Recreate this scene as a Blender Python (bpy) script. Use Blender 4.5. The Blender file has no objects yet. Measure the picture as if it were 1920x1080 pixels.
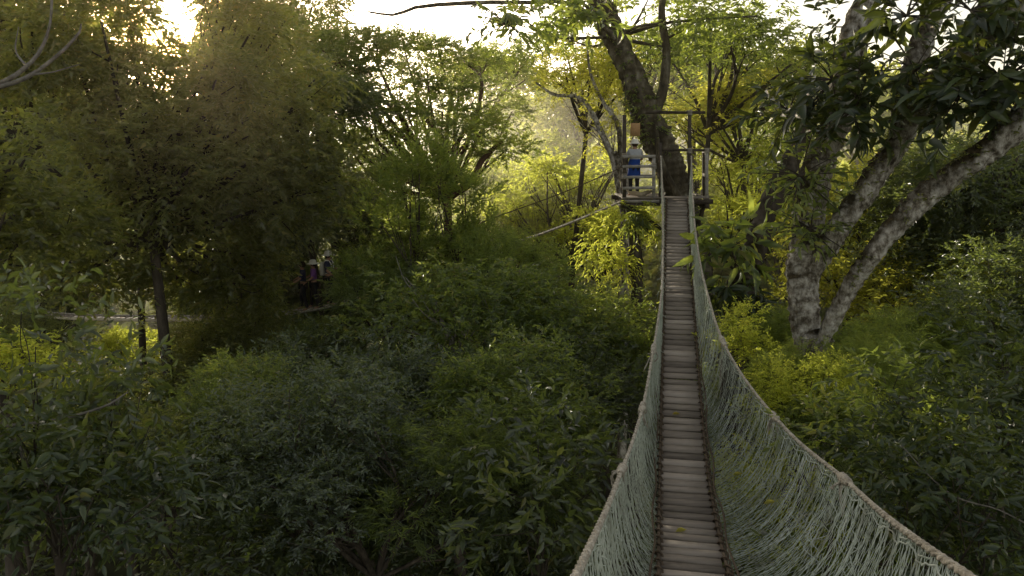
import bpy, math, random
import numpy as np
from mathutils import Vector

random.seed(7)
RNG = np.random.default_rng(7)
scene = bpy.context.scene
COL = scene.collection
R = math.radians
PITCH = R(10.25)
FPX = 1493.0
GROUND = -19.0
_cp, _sp = math.cos(PITCH), math.sin(PITCH)


def P(px, py, d):
    """A point of the place measured on the photograph: picture column, row and distance along the view axis."""
    a = (px - 960.0) / FPX
    b = (540.0 - py) / FPX
    return np.array([a * d, (_cp + b * _sp) * d, (-_sp + b * _cp) * d])


def proj(p):
    x, y, z = p
    d = y * _cp - z * _sp
    return 960 + FPX * x / d, 540 - FPX * (y * _sp + z * _cp) / d, d


# ------------------------------------------------------------------ materials
def new_mat(name):
    m = bpy.data.materials.new(name)
    m.use_nodes = True
    nt = m.node_tree
    nt.nodes.clear()
    out = nt.nodes.new('ShaderNodeOutputMaterial')
    return m, nt, out


def node(nt, kind, **kw):
    n = nt.nodes.new(kind)
    for k, v in kw.items():
        setattr(n, k, v)
    return n


def ramp(nt, stops, fac):
    n = nt.nodes.new('ShaderNodeValToRGB')
    cr = n.color_ramp
    while len(cr.elements) < len(stops):
        cr.elements.new(0.5)
    for e, (p, c) in zip(cr.elements, stops):
        e.position = p
        e.color = (*c, 1)
    nt.links.new(fac, n.inputs[0])
    return n.outputs[0]


def leaf_mat(name, dark, mid, light, trans, tw=0.42, rough=0.42, spec=0.5):
    m, nt, out = new_mat(name)
    at = node(nt, 'ShaderNodeAttribute', attribute_name='tint')
    oi = node(nt, 'ShaderNodeObjectInfo')
    ad = node(nt, 'ShaderNodeMath', operation='MULTIPLY_ADD')
    nt.links.new(oi.outputs['Random'], ad.inputs[0])
    ad.inputs[1].default_value = 0.16
    nt.links.new(at.outputs['Fac'], ad.inputs[2])
    sb = node(nt, 'ShaderNodeMath', operation='SUBTRACT')
    nt.links.new(ad.outputs[0], sb.inputs[0])
    sb.inputs[1].default_value = 0.08
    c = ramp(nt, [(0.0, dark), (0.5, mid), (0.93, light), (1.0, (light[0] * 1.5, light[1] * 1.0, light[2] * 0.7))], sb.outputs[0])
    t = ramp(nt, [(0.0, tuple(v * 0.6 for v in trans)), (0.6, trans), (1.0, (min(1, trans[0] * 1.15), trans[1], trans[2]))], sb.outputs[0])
    pb = node(nt, 'ShaderNodeBsdfPrincipled')
    pb.inputs['Roughness'].default_value = rough
    pb.inputs['Specular IOR Level'].default_value = spec
    nt.links.new(c, pb.inputs['Base Color'])
    tb = node(nt, 'ShaderNodeBsdfTranslucent')
    nt.links.new(t, tb.inputs['Color'])
    mx = node(nt, 'ShaderNodeMixShader')
    mx.inputs[0].default_value = tw
    nt.links.new(pb.outputs[0], mx.inputs[1])
    nt.links.new(tb.outputs[0], mx.inputs[2])
    nt.links.new(mx.outputs[0], out.inputs['Surface'])
    return m


def surf_mat(name, stops, scale=6.0, stretch=(1, 1, 1), rough=0.85, bump=0.4, detail=8.0, spec=0.2, bdist=0.03):
    m, nt, out = new_mat(name)
    tc = node(nt, 'ShaderNodeTexCoord')
    mp = node(nt, 'ShaderNodeMapping')
    mp.inputs['Scale'].default_value = stretch
    nt.links.new(tc.outputs['Object'], mp.inputs[0])
    n1 = node(nt, 'ShaderNodeTexNoise')
    n1.inputs['Scale'].default_value = scale
    n1.inputs['Detail'].default_value = detail
    n1.inputs['Roughness'].default_value = 0.65
    nt.links.new(mp.outputs[0], n1.inputs['Vector'])
    c = ramp(nt, stops, n1.outputs['Fac'])
    pb = node(nt, 'ShaderNodeBsdfPrincipled')
    pb.inputs['Roughness'].default_value = rough
    pb.inputs['Specular IOR Level'].default_value = spec
    nt.links.new(c, pb.inputs['Base Color'])
    n2 = node(nt, 'ShaderNodeTexNoise')
    n2.inputs['Scale'].default_value = scale * 4
    n2.inputs['Detail'].default_value = 6
    nt.links.new(mp.outputs[0], n2.inputs['Vector'])
    bp = node(nt, 'ShaderNodeBump')
    bp.inputs['Strength'].default_value = bump
    bp.inputs['Distance'].default_value = bdist
    nt.links.new(n2.outputs['Fac'], bp.inputs['Height'])
    nt.links.new(bp.outputs[0], pb.inputs['Normal'])
    nt.links.new(pb.outputs[0], out.inputs['Surface'])
    return m


def lichen_mat():
    """Pale lichen below, brown moss on the upper side of the limbs."""
    m, nt, out = new_mat('lichen_bark')
    tc = node(nt, 'ShaderNodeTexCoord')
    ge = node(nt, 'ShaderNodeNewGeometry')
    sx = node(nt, 'ShaderNodeSeparateXYZ')
    nt.links.new(ge.outputs['Normal'], sx.inputs[0])

    def noise(sc, det, st=(1, 1, 1)):
        mp = node(nt, 'ShaderNodeMapping')
        mp.inputs['Scale'].default_value = st
        nt.links.new(tc.outputs['Object'], mp.inputs[0])
        n = node(nt, 'ShaderNodeTexNoise')
        n.inputs['Scale'].default_value = sc
        n.inputs['Detail'].default_value = det
        n.inputs['Roughness'].default_value = .7
        nt.links.new(mp.outputs[0], n.inputs['Vector'])
        return n.outputs['Fac']
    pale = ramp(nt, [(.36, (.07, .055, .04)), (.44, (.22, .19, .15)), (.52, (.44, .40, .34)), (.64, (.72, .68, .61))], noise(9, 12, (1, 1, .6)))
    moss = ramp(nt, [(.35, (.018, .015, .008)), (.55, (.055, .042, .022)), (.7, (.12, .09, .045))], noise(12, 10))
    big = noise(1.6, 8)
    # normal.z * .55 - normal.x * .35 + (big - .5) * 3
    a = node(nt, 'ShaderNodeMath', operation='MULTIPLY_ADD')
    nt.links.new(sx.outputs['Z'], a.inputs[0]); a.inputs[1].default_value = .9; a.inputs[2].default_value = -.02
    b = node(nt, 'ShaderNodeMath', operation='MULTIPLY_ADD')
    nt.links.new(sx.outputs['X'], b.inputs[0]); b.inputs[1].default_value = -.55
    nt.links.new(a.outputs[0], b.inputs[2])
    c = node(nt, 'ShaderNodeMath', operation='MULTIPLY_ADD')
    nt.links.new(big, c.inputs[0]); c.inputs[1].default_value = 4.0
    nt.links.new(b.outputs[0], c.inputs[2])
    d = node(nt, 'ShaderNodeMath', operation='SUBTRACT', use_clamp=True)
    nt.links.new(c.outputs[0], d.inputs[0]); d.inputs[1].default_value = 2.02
    mx = node(nt, 'ShaderNodeMix', data_type='RGBA')
    nt.links.new(d.outputs[0], mx.inputs['Factor'])
    nt.links.new(pale, mx.inputs['A'])
    nt.links.new(moss, mx.inputs['B'])
    pb = node(nt, 'ShaderNodeBsdfPrincipled')
    pb.inputs['Roughness'].default_value = .9
    pb.inputs['Specular IOR Level'].default_value = .15
    nt.links.new(mx.outputs['Result'], pb.inputs['Base Color'])
    bp = node(nt, 'ShaderNodeBump')
    bp.inputs['Strength'].default_value = 1.0
    bp.inputs['Distance'].default_value = .06
    nt.links.new(noise(14, 10, (1, 1, .5)), bp.inputs['Height'])
    nt.links.new(bp.outputs[0], pb.inputs['Normal'])
    nt.links.new(pb.outputs[0], out.inputs['Surface'])
    return m


def deck_mat():
    m, nt, out = new_mat('weathered_planks')
    tc = node(nt, 'ShaderNodeTexCoord')
    mp = node(nt, 'ShaderNodeMapping')
    mp.inputs['Scale'].default_value = (3, 26, 26)
    nt.links.new(tc.outputs['Object'], mp.inputs[0])
    n1 = node(nt, 'ShaderNodeTexNoise')
    n1.inputs['Scale'].default_value = 1.0
    n1.inputs['Detail'].default_value = 9
    nt.links.new(mp.outputs[0], n1.inputs['Vector'])
    at = node(nt, 'ShaderNodeAttribute', attribute_name='tint')
    mxv = node(nt, 'ShaderNodeMath', operation='MULTIPLY_ADD')
    nt.links.new(at.outputs['Fac'], mxv.inputs[0])
    mxv.inputs[1].default_value = 0.5
    sc = node(nt, 'ShaderNodeMath', operation='MULTIPLY')
    nt.links.new(n1.outputs['Fac'], sc.inputs[0])
    sc.inputs[1].default_value = 0.55
    nt.links.new(sc.outputs[0], mxv.inputs[2])
    c = ramp(nt, [(0.15, (0.075, 0.06, 0.048)), (0.5, (0.25, 0.21, 0.172)), (0.85, (0.42, 0.36, 0.305))], mxv.outputs[0])
    pb = node(nt, 'ShaderNodeBsdfPrincipled')
    pb.inputs['Roughness'].default_value = 0.7
    pb.inputs['Specular IOR Level'].default_value = 0.25
    nt.links.new(c, pb.inputs['Base Color'])
    bp = node(nt, 'ShaderNodeBump')
    bp.inputs['Strength'].default_value = 0.3
    bp.inputs['Distance'].default_value = 0.01
    nt.links.new(n1.outputs['Fac'], bp.inputs['Height'])
    nt.links.new(bp.outputs[0], pb.inputs['Normal'])
    nt.links.new(pb.outputs[0], out.inputs['Surface'])
    return m


def net_mat():
    m, nt, out = new_mat('nylon_net')
    tc = node(nt, 'ShaderNodeTexCoord')
    n1 = node(nt, 'ShaderNodeTexNoise')
    n1.inputs['Scale'].default_value = 2.2
    n1.inputs['Detail'].default_value = 6
    nt.links.new(tc.outputs['Object'], n1.inputs['Vector'])
    c = ramp(nt, [(0.3, (0.40, 0.41, 0.33)), (0.5, (0.62, 0.67, 0.57)), (0.7, (0.76, 0.80, 0.71))], n1.outputs['Fac'])
    pb = node(nt, 'ShaderNodeBsdfPrincipled')
    pb.inputs['Roughness'].default_value = 0.6
    nt.links.new(c, pb.inputs['Base Color'])
    tb = node(nt, 'ShaderNodeBsdfTranslucent')
    nt.links.new(c, tb.inputs['Color'])
    mx = node(nt, 'ShaderNodeMixShader')
    mx.inputs[0].default_value = 0.3
    nt.links.new(pb.outputs[0], mx.inputs[1])
    nt.links.new(tb.outputs[0], mx.inputs[2])
    nt.links.new(mx.outputs[0], out.inputs['Surface'])
    return m


M = {}
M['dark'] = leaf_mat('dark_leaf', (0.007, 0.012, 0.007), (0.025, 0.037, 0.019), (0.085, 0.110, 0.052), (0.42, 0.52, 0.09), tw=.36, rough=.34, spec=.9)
M['olive'] = leaf_mat('olive_leaf', (0.010, 0.015, 0.007), (0.032, 0.042, 0.019), (0.09, 0.105, 0.045), (0.62, 0.66, 0.11), tw=.44, rough=.36, spec=.8)
M['mid'] = leaf_mat('mid_leaf', (0.013, 0.023, 0.010), (0.043, 0.066, 0.027), (0.13, 0.165, 0.062), (0.56, 0.68, 0.10), tw=.46, rough=.36, spec=.7)
M['blue'] = leaf_mat('bluish_leaf', (0.013, 0.022, 0.014), (0.047, 0.068, 0.046), (0.13, 0.165, 0.112), (0.40, 0.48, 0.10), tw=.36, rough=0.32, spec=1.0)
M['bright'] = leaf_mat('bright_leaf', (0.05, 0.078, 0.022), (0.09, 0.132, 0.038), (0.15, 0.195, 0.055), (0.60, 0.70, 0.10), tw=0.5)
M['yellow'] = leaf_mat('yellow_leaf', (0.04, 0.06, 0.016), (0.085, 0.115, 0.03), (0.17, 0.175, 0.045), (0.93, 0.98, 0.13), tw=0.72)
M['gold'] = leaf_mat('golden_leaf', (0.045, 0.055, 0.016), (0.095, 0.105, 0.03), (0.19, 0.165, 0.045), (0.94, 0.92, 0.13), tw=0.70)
M['glossy'] = leaf_mat('glossy_leaf', (0.014, 0.024, 0.011), (0.030, 0.048, 0.020), (0.065, 0.09, 0.034), (0.26, 0.32, 0.04), tw=0.22, rough=0.33, spec=0.5)
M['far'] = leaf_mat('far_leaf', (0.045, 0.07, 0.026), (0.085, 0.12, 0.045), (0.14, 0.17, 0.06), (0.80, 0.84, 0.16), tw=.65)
M['bark'] = surf_mat('dark_bark', [(0.3, (0.025, 0.02, 0.015)), (0.5, (0.06, 0.048, 0.036)), (0.7, (0.12, 0.10, 0.08))], 4, (1, 1, .35), bump=0.8)
M['redbark'] = surf_mat('reddish_bark', [(0.3, (0.04, 0.022, 0.013)), (0.7, (0.14, 0.08, 0.05))], 4, (1, 1, .35))
M['lichen'] = lichen_mat()
M['mossy'] = surf_mat('mossy_bark', [(0.35, (0.035, 0.028, 0.018)), (0.5, (0.085, 0.07, 0.045)), (0.6, (0.16, 0.14, 0.10)), (0.72, (0.30, 0.28, 0.22))], 3.2, (1, 1, .5), bump=1.0, detail=12)
M['pale'] = surf_mat('pale_branch', [(0.3, (0.09, 0.078, 0.065)), (0.7, (0.28, 0.255, 0.22))], 9)
M['ground'] = surf_mat('leaf_litter', [(0.35, (0.02, 0.022, 0.008)), (0.6, (0.05, 0.05, 0.02)), (0.75, (0.08, 0.06, 0.03))], 0.8)
M['rope'] = surf_mat('weathered_rope', [(0.3, (0.20, 0.17, 0.13)), (0.5, (0.42, 0.375, 0.30)), (0.7, (0.62, 0.57, 0.48))], 14, (1, 1, 1), bump=1.0, bdist=0.02)
M['edge'] = surf_mat('brown_lashing', [(0.3, (0.05, 0.035, 0.022)), (0.7, (0.15, 0.11, 0.075))], 14)
M['deck'] = deck_mat()
M['net'] = net_mat()
M['greywood'] = surf_mat('grey_timber', [(0.3, (0.20, 0.18, 0.15)), (0.7, (0.46, 0.43, 0.38))], 5, (1, 1, 1))
M['darkwood'] = surf_mat('dark_timber', [(0.3, (0.03, 0.024, 0.018)), (0.7, (0.10, 0.08, 0.06))], 6)
M['board'] = surf_mat('tan_board', [(0.3, (0.34, 0.19, 0.08)), (0.7, (0.52, 0.32, 0.16))], 5)
M['canvas'] = surf_mat('tan_canvas', [(0.3, (0.46, 0.39, 0.28)), (0.7, (0.66, 0.57, 0.43))], 5)
for nm, c in dict(cream_cloth=(0.8, 0.76, 0.66), grey_cloth=(0.45, 0.46, 0.48), blue_cloth=(0.02, 0.07, 0.33),
                  purple_cloth=(0.24, 0.09, 0.32), dark_cloth=(0.02, 0.022, 0.03), orange_cloth=(0.35, 0.14, 0.03),
                  white_cloth=(0.75, 0.71, 0.62), brown_hair=(0.03, 0.02, 0.012), skin=(0.42, 0.24, 0.16), navy_cloth=(0.025, 0.03, 0.07)).items():
    M[nm] = surf_mat(nm, [(0.3, tuple(v * 0.8 for v in c)), (0.7, c)], 9, bump=0.2)


# ------------------------------------------------------------------ mesh helpers
class MB:
    """Collects vertices and faces of one mesh."""

    def __init__(self):
        self.v, self.f3, self.f4, self.t, self.n = [], [], [], [], 0

    def add(self, v, f, tint=0.5):
        v = np.asarray(v, dtype=np.float32).reshape(-1, 3)
        f = np.asarray(f, dtype=np.int64)
        self.v.append(v)
        (self.f3 if f.shape[1] == 3 else self.f4).append(f + self.n)
        t = np.full(len(v), tint, dtype=np.float32) if np.isscalar(tint) else np.asarray(tint, dtype=np.float32)
        self.t.append(t)
        self.n += len(v)

    def mesh(self, name, smooth=False):
        v = np.concatenate(self.v)
        f3 = np.concatenate(self.f3) if self.f3 else np.zeros((0, 3), np.int64)
        f4 = np.concatenate(self.f4) if self.f4 else np.zeros((0, 4), np.int64)
        me = bpy.data.meshes.new(name)
        nl = f3.size + f4.size
        nf = len(f3) + len(f4)
        me.vertices.add(len(v))
        me.vertices.foreach_set('co', v.ravel())
        me.loops.add(nl)
        me.loops.foreach_set('vertex_index', np.concatenate([f3.ravel(), f4.ravel()]).astype(np.int32))
        me.polygons.add(nf)
        st = np.concatenate([np.arange(len(f3)) * 3, f3.size + np.arange(len(f4)) * 4]).astype(np.int32)
        me.polygons.foreach_set('loop_start', st)
        if smooth:
            me.polygons.foreach_set('use_smooth', np.ones(nf, dtype=bool))
        a = me.attributes.new('tint', 'FLOAT', 'POINT')
        a.data.foreach_set('value', np.concatenate(self.t))
        me.update(calc_edges=True)
        return me


def link(name, me, m, parent=None, loc=(0, 0, 0), label=None, cat=None, group=None, kind=None):
    o = bpy.data.objects.new(name, me)
    COL.objects.link(o)
    o.location = loc
    if m is not None:
        if len(me.materials) == 0:
            me.materials.append(m)
        elif me.materials[0] != m:
            o.material_slots[0].link = 'OBJECT'
            o.material_slots[0].material = m
    if parent is not None:
        o.parent = parent
    return tag(o, label, cat, group, kind)


def tag(o, label=None, cat=None, group=None, kind=None):
    if label:
        o['label'] = label
    if cat:
        o['category'] = cat
    if group:
        o['group'] = group
    if kind:
        o['kind'] = kind
    return o


def thing(name, label, cat, loc=(0, 0, 0), group=None):
    o = bpy.data.objects.new(name, None)
    COL.objects.link(o)
    o.location = loc
    o.empty_display_size = 0.3
    return tag(o, label, cat, group)


def nrm(a):
    return a / np.maximum(np.linalg.norm(a, axis=-1, keepdims=True), 1e-9)


def catmull(pts, n):
    p = np.asarray(pts, float)
    p = np.vstack([2 * p[0] - p[1], p, 2 * p[-1] - p[-2]])
    seg = len(p) - 3
    u = np.linspace(0, seg, n)
    i = np.minimum(u.astype(int), seg - 1)
    t = (u - i)[:, None]
    a, b, c, d = p[i], p[i + 1], p[i + 2], p[i + 3]
    return 0.5 * (2 * b + (c - a) * t + (2 * a - 5 * b + 4 * c - d) * t ** 2 + (3 * b - a - 3 * c + d) * t ** 3)


def tube(mb, pts, rad, k=8, rough=0.0, rng=RNG, tint=0.5, twist=0.0, cap=True):
    p = np.asarray(pts, float)
    n = len(p)
    r = np.broadcast_to(np.asarray(rad, float), (n,))
    t = nrm(np.gradient(p, axis=0))
    up = np.array([0.13, 0.31, 0.94])
    s = nrm(np.cross(t, up))
    w = np.cross(s, t)
    a = np.linspace(0, 2 * np.pi, k, endpoint=False)
    A = a[None, :] + twist * np.arange(n)[:, None]
    rr = r[:, None] * np.ones((1, k))
    if rough > 0:
        ph = rng.uniform(0, 6.28, 4)
        q = np.arange(n)[:, None] * 0.9
        rr = rr * (1 + rough * (np.sin(2 * A + q * .7 + ph[0]) * .5 + np.sin(3 * A - q + ph[1]) * .35 + np.sin(5 * A + q * 1.7 + ph[2]) * .2 + rng.normal(0, .12, (n, k))))
    v = p[:, None, :] + rr[..., None] * (np.cos(A)[..., None] * s[:, None, :] + np.sin(A)[..., None] * w[:, None, :])
    i = np.arange(n - 1)[:, None] * k
    j = np.arange(k)[None, :]
    f = np.stack([i + j, i + (j + 1) % k, i + k + (j + 1) % k, i + k + j], -1).reshape(-1, 4)
    base = mb.n
    mb.add(v.reshape(-1, 3), f, tint)
    if cap and k >= 3:
        for e, pc in ((0, p[0]), (n - 1, p[-1])):
            c = mb.n
            mb.add([pc], np.zeros((0, 3), np.int64), tint)
            ring = base + e * k + np.arange(k)
            mb.f3.append(np.stack([np.full(k, c), ring, np.roll(ring, -1)], -1))


def box(mb, c, size, ax=None, tint=0.5):
    """A box about c; ax = three axis vectors (rows)."""
    h = np.asarray(size, float) / 2
    A = np.eye(3) if ax is None else np.asarray(ax, float)
    s = np.array([[x, y, z] for x in (-1, 1) for y in (-1, 1) for z in (-1, 1)], float) * h
    v = np.asarray(c, float) + s @ A
    f = [[0, 1, 3, 2], [4, 6, 7, 5], [0, 4, 5, 1], [2, 3, 7, 6], [0, 2, 6, 4], [1, 5, 7, 3]]
    mb.add(v, f, tint)


def bar(mb, a, b, w, h, tint=0.5):
    a, b = np.asarray(a, float), np.asarray(b, float)
    t = nrm(b - a)
    up = np.array([0, 0, 1.0]) if abs(t[2]) < 0.9 else np.array([0, 1.0, 0])
    s = nrm(np.cross(t, up))
    box(mb, (a + b) / 2, (np.linalg.norm(b - a), w, h), np.stack([t, s, np.cross(s, t)]), tint)


def noise3(p, rng, freq):
    out = np.zeros(len(p))
    for k in range(4):
        d = nrm(rng.normal(size=3)) * freq * (1 + 0.7 * k)
        d2 = nrm(rng.normal(size=3)) * freq * (1 + 0.7 * k)
        out += np.sin(p @ d + rng.uniform(0, 6.28)) * np.sin(p @ d2 + rng.uniform(0, 6.28)) / (1 + 0.4 * k)
    return out


def leaves(mb, pos, d, nv, L, W, tint, big=False, fold=0.25, droop=0.12):
    """Folded pointed leaves: pos base, d direction, nv face normal."""
    n = len(pos)
    L, W = np.broadcast_to(L, (n,))[:, None], np.broadcast_to(W, (n,))[:, None]
    d = nrm(d)
    s = nrm(np.cross(d, nv))
    u = np.cross(s, d)
    if not big:
        a = pos
        m = pos + d * L * 0.42
        b = m + s * W * .5 + u * W * fold
        c = m - s * W * .5 + u * W * fold
        e = pos + d * L - u * L * droop
        v = np.stack([a, b, e, c], 1).reshape(-1, 3)
        i = np.arange(n)[:, None] * 4
        f = np.concatenate([i + [[0, 1, 2]], i + [[0, 2, 3]]])
        mb.add(v, f, np.repeat(tint, 4))
    else:
        def rib(t):
            return pos + d * L * t - u * L * droop * t * t * 1.6
        cols = [rib(0.0), rib(.3), rib(.62), rib(1.0)]
        l1, r1 = cols[1] + s * W * .44 + u * W * fold, cols[1] - s * W * .44 + u * W * fold
        l2, r2 = cols[2] + s * W * .42 + u * W * fold, cols[2] - s * W * .42 + u * W * fold
        v = np.stack([cols[0], cols[1], cols[2], cols[3], l1, r1, l2, r2], 1).reshape(-1, 3)
        i = np.arange(n)[:, None] * 8
        f3 = np.concatenate([i + [[0, 4, 1]], i + [[0, 1, 5]], i + [[2, 6, 3]], i + [[2, 3, 7]]])
        f4 = np.concatenate([i + [[1, 4, 6, 2]], i + [[1, 2, 7, 5]]])
        base = mb.n
        mb.add(v, f3, np.repeat(tint, 8))
        mb.f4.append(f4 + base)


def sprays(mb, rng, C, D, tl, nl, L, W, ang=0.9, droop=0.35, jit=0.5, big=False, tint0=None, fold=0.25, ldroop=0.12, flat=0.3):
    """A twig of nl alternate leaves at every cluster base C along D."""
    m = len(C)
    t = np.linspace(0.12, 1.0, nl)[None, :, None]
    tw = (tl * rng.uniform(.6, 1.25, m))[:, None, None]
    D = nrm(D)
    pos = C[:, None, :] + D[:, None, :] * t * tw
    pos[..., 2] -= (droop * t * t * tw)[..., 0] * 0.6
    S = nrm(np.cross(D, np.array([0, 0, 1.0]) + rng.normal(0, .15, (m, 3))))
    side = np.where(np.arange(nl) % 2 == 0, 1.0, -1.0)[None, :, None]
    a = ang * rng.uniform(.6, 1.25, (m, nl, 1))
    a[:, -1] *= 0.25
    ld = D[:, None, :] * np.cos(a) + S[:, None, :] * side * np.sin(a) + rng.normal(0, jit, (m, nl, 3)) * 0.6
    ld[..., 2] -= droop * (0.4 + 0.6 * t[..., 0])
    nv = np.array([0, 0, flat]) + rng.normal(0, jit, (m, nl, 3)) + D[:, None, :] * 0.35
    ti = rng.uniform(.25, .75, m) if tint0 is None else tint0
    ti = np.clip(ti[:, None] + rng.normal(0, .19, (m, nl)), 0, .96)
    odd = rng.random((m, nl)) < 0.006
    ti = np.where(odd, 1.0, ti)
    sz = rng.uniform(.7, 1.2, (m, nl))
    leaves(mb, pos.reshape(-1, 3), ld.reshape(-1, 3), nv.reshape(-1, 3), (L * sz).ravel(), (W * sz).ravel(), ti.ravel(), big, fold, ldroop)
    return pos


def lobe_points(rng, lobes, dens, gap=-0.25, freq=1.3, shell=0.45, up=0.15):
    """Cluster bases and outward directions over lumpy ellipsoid lobes (cx,cy,cz,rx,ry,rz)."""
    CC, DD, TT = [], [], []
    for lb in lobes:
        c = np.array(lb[:3], float)
        r = np.array(lb[3:6], float)
        n = int(dens * (r[0] * r[1] + r[0] * r[2] + r[1] * r[2]) / 3 * 4.2)
        d = nrm(rng.normal(size=(n, 3)))
        low = (d[:, 2] < -0.35) & (rng.random(n) < 0.55)
        d = d[~low]
        n = len(d)
        rad = rng.uniform(0.12, 1, n) ** shell
        lump = 1 + 0.3 * noise3(d * 1.0, rng, 2.8)
        p = c + d * r * (rad * lump)[:, None]
        k = noise3(p, rng, freq) > gap + rng.normal(0, .2, n)
        CC.append(p[k])
        dd = d * r
        dd = nrm(dd / r.max()) + np.array([0, 0, up]) + rng.normal(0, .45, (n, 3))
        DD.append(dd[k])
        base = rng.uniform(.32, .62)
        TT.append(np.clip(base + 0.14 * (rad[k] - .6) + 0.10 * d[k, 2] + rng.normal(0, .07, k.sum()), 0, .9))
    return np.concatenate(CC), np.concatenate(DD), np.concatenate(TT)


def limb_set(mb, rng, root, lobes, r0, k=6, sub=3, drop=0.04):
    """Limbs curving from the root to each lobe with a few side branches."""
    root = np.array(root, float)
    for lb in lobes:
        c = np.array(lb[:3], float)
        r = np.array(lb[3:6], float)
        mid = root * .5 + c * .5 + rng.normal(0, .07, 3) * np.linalg.norm(c - root)
        mid[2] -= drop * np.linalg.norm(c - root) * .5
        q = catmull([root, mid, c], 12)
        rr = np.linspace(r0, r0 * .3, 12) * min(1.0, .45 + .25 * r.max())
        tube(mb, q, rr, k, .12, rng)
        for s in range(sub):
            i = rng.integers(5, 11)
            e = c + nrm(rng.normal(size=3)) * r * .75
            m2 = (q[i] + e) / 2 + rng.normal(0, .1, 3) * r.max()
            tube(mb, catmull([q[i], m2, e], 7), np.linspace(rr[i] * .6, .008, 7), 4, .1, rng)


# ------------------------------------------------------------------ crown kinds (shared meshes)
def round_lobes(rng, Rr, H, n, lo=.3, hi=.55):
    L = []
    for i in range(n):
        d = nrm(rng.normal(size=3))
        d[2] = abs(d[2]) * 1.1 - .35
        q = rng.uniform(.45, 1.0)
        L.append((d[0] * Rr * q, d[1] * Rr * q, d[2] * H * q, Rr * rng.uniform(lo, hi), Rr * rng.uniform(lo, hi), H * rng.uniform(lo * .8, hi * .8)))
    return L


def make_kind(seed, lobes, dens, L, W, tl, nl, limb=0.12, root=(0, 0, -3), big=False, **kw):
    rng = np.random.default_rng(seed)
    lp = {k: kw.pop(k) for k in ('gap', 'freq', 'shell', 'up') if k in kw}
    lobes = lobes(rng) if callable(lobes) else lobes
    C, D, T = lobe_points(rng, lobes, dens, **lp)
    mb = MB()
    sprays(mb, rng, C, D, tl, nl, L, W, big=big, tint0=T, **kw)
    cm = mb.mesh('crown')
    mb = MB()
    limb_set(mb, rng, root, lobes, limb)
    return cm, mb.mesh('branches', True), np.array(root, float)


K = {}
for i in range(3):
    K['broad%d' % i] = make_kind(20 + i, lambda r: round_lobes(r, 3.2, 3.0, 15), 58, .18, .066, .6, 10, root=(0, 0, -2.6), gap=-.1, freq=.95)
for i in range(2):
    K['small%d' % i] = make_kind(30 + i, lambda r: round_lobes(r, 2.4, 2.1, 13), 90, .13, .044, .5, 10, root=(0, 0, -2.0), gap=-.1, freq=1.1, limb=.07)


def tiers(r):
    L = []
    for i in range(12):
        a, q = r.uniform(0, 6.28), math.sqrt(r.uniform(.03, 1))
        L.append((math.cos(a) * 3.4 * q, math.sin(a) * 3.4 * q, 1.5 - 1.6 * q * q + r.normal(0, .45), r.uniform(.9, 1.6), r.uniform(.9, 1.6), r.uniform(.25, .45)))
    return L


for i in range(2):
    K['tier%d' % i] = make_kind(40 + i, tiers, 34, .16, .055, .45, 12, root=(0, 0, -2.8), gap=-.6, droop=.2, flat=.4, shell=.6)
K['thin0'] = make_kind(90, lambda r: round_lobes(r, 3.2, 3.0, 12, .24, .42), 34, .18, .075, .5, 9, root=(0, 0, -2.6), gap=-.25)
K['thin1'] = make_kind(91, lambda r: round_lobes(r, 3.2, 3.0, 12, .24, .42), 34, .18, .075, .5, 9, root=(0, 0, -2.6), gap=-.25)
K['feather'] = make_kind(50, lambda r: round_lobes(r, 2.3, 1.8, 10), 62, .19, .026, .65, 16, root=(0, 0, -2.0), gap=-.6, droop=.4, limb=.05, ang=.7)
K['bigleaf'] = make_kind(60, lambda r: round_lobes(r, 1.9, 1.7, 9), 27, .22, .08, .55, 8, root=(0, 0, -1.6), gap=-.2, big=True, limb=.04, droop=.3)
K['bigleaf1'] = make_kind(61, lambda r: round_lobes(r, 1.9, 1.6, 8), 42, .20, .07, .5, 8, root=(0, 0, -1.6), gap=-.2, big=True, limb=.04, droop=.3)
for i in range(3):
    K['far%d' % i] = make_kind(70 + i, lambda r: round_lobes(r, 4.2, 3.6, 13), 12, .34, .15, .9, 9, root=(0, 0, -3.4), gap=-.4)


def column_lobes(r):
    return [(r.normal(0, .35), r.normal(0, .35), z, r.uniform(.45, .8), r.uniform(.45, .8), r.uniform(.5, .8)) for z in np.linspace(-1.4, 1.6, 9)]


K['column'] = make_kind(80, column_lobes, 70, .16, .05, .4, 10, root=(0, 0, -2.0), gap=-.5, droop=-.25, up=.9, limb=.06)


# ------------------------------------------------------------------ ground
def ground_z(x, y):
    r = np.hypot(x, y)
    h = GROUND + 9.0 * np.clip((y - 55) / 90, 0, 1) ** 1.3 + 8 * np.clip((r - 150) / 200, 0, 1)
    h = h + 7.0 * np.clip((x - 12) / 45, 0, 1) * np.clip(y / 40, 0, 1)
    return h + 0.7 * np.sin(x * .11 + 1.2) * np.cos(y * .09) + 0.25 * np.sin(x * .5) * np.sin(y * .43)


gx = np.sign(np.linspace(-1, 1, 141)) * np.abs(np.linspace(-1, 1, 141)) ** 1.8 * 900
GX, GY = np.meshgrid(gx, gx + 20)
gv = np.stack([GX, GY, ground_z(GX, GY)], -1).reshape(-1, 3)
ii = (np.arange(140)[:, None] * 141 + np.arange(140)[None, :]).ravel()
mb = MB()
mb.add(gv, np.stack([ii, ii + 1, ii + 142, ii + 141], -1))
link('ground', mb.mesh('ground', True), M['ground'], kind='structure')


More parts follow.
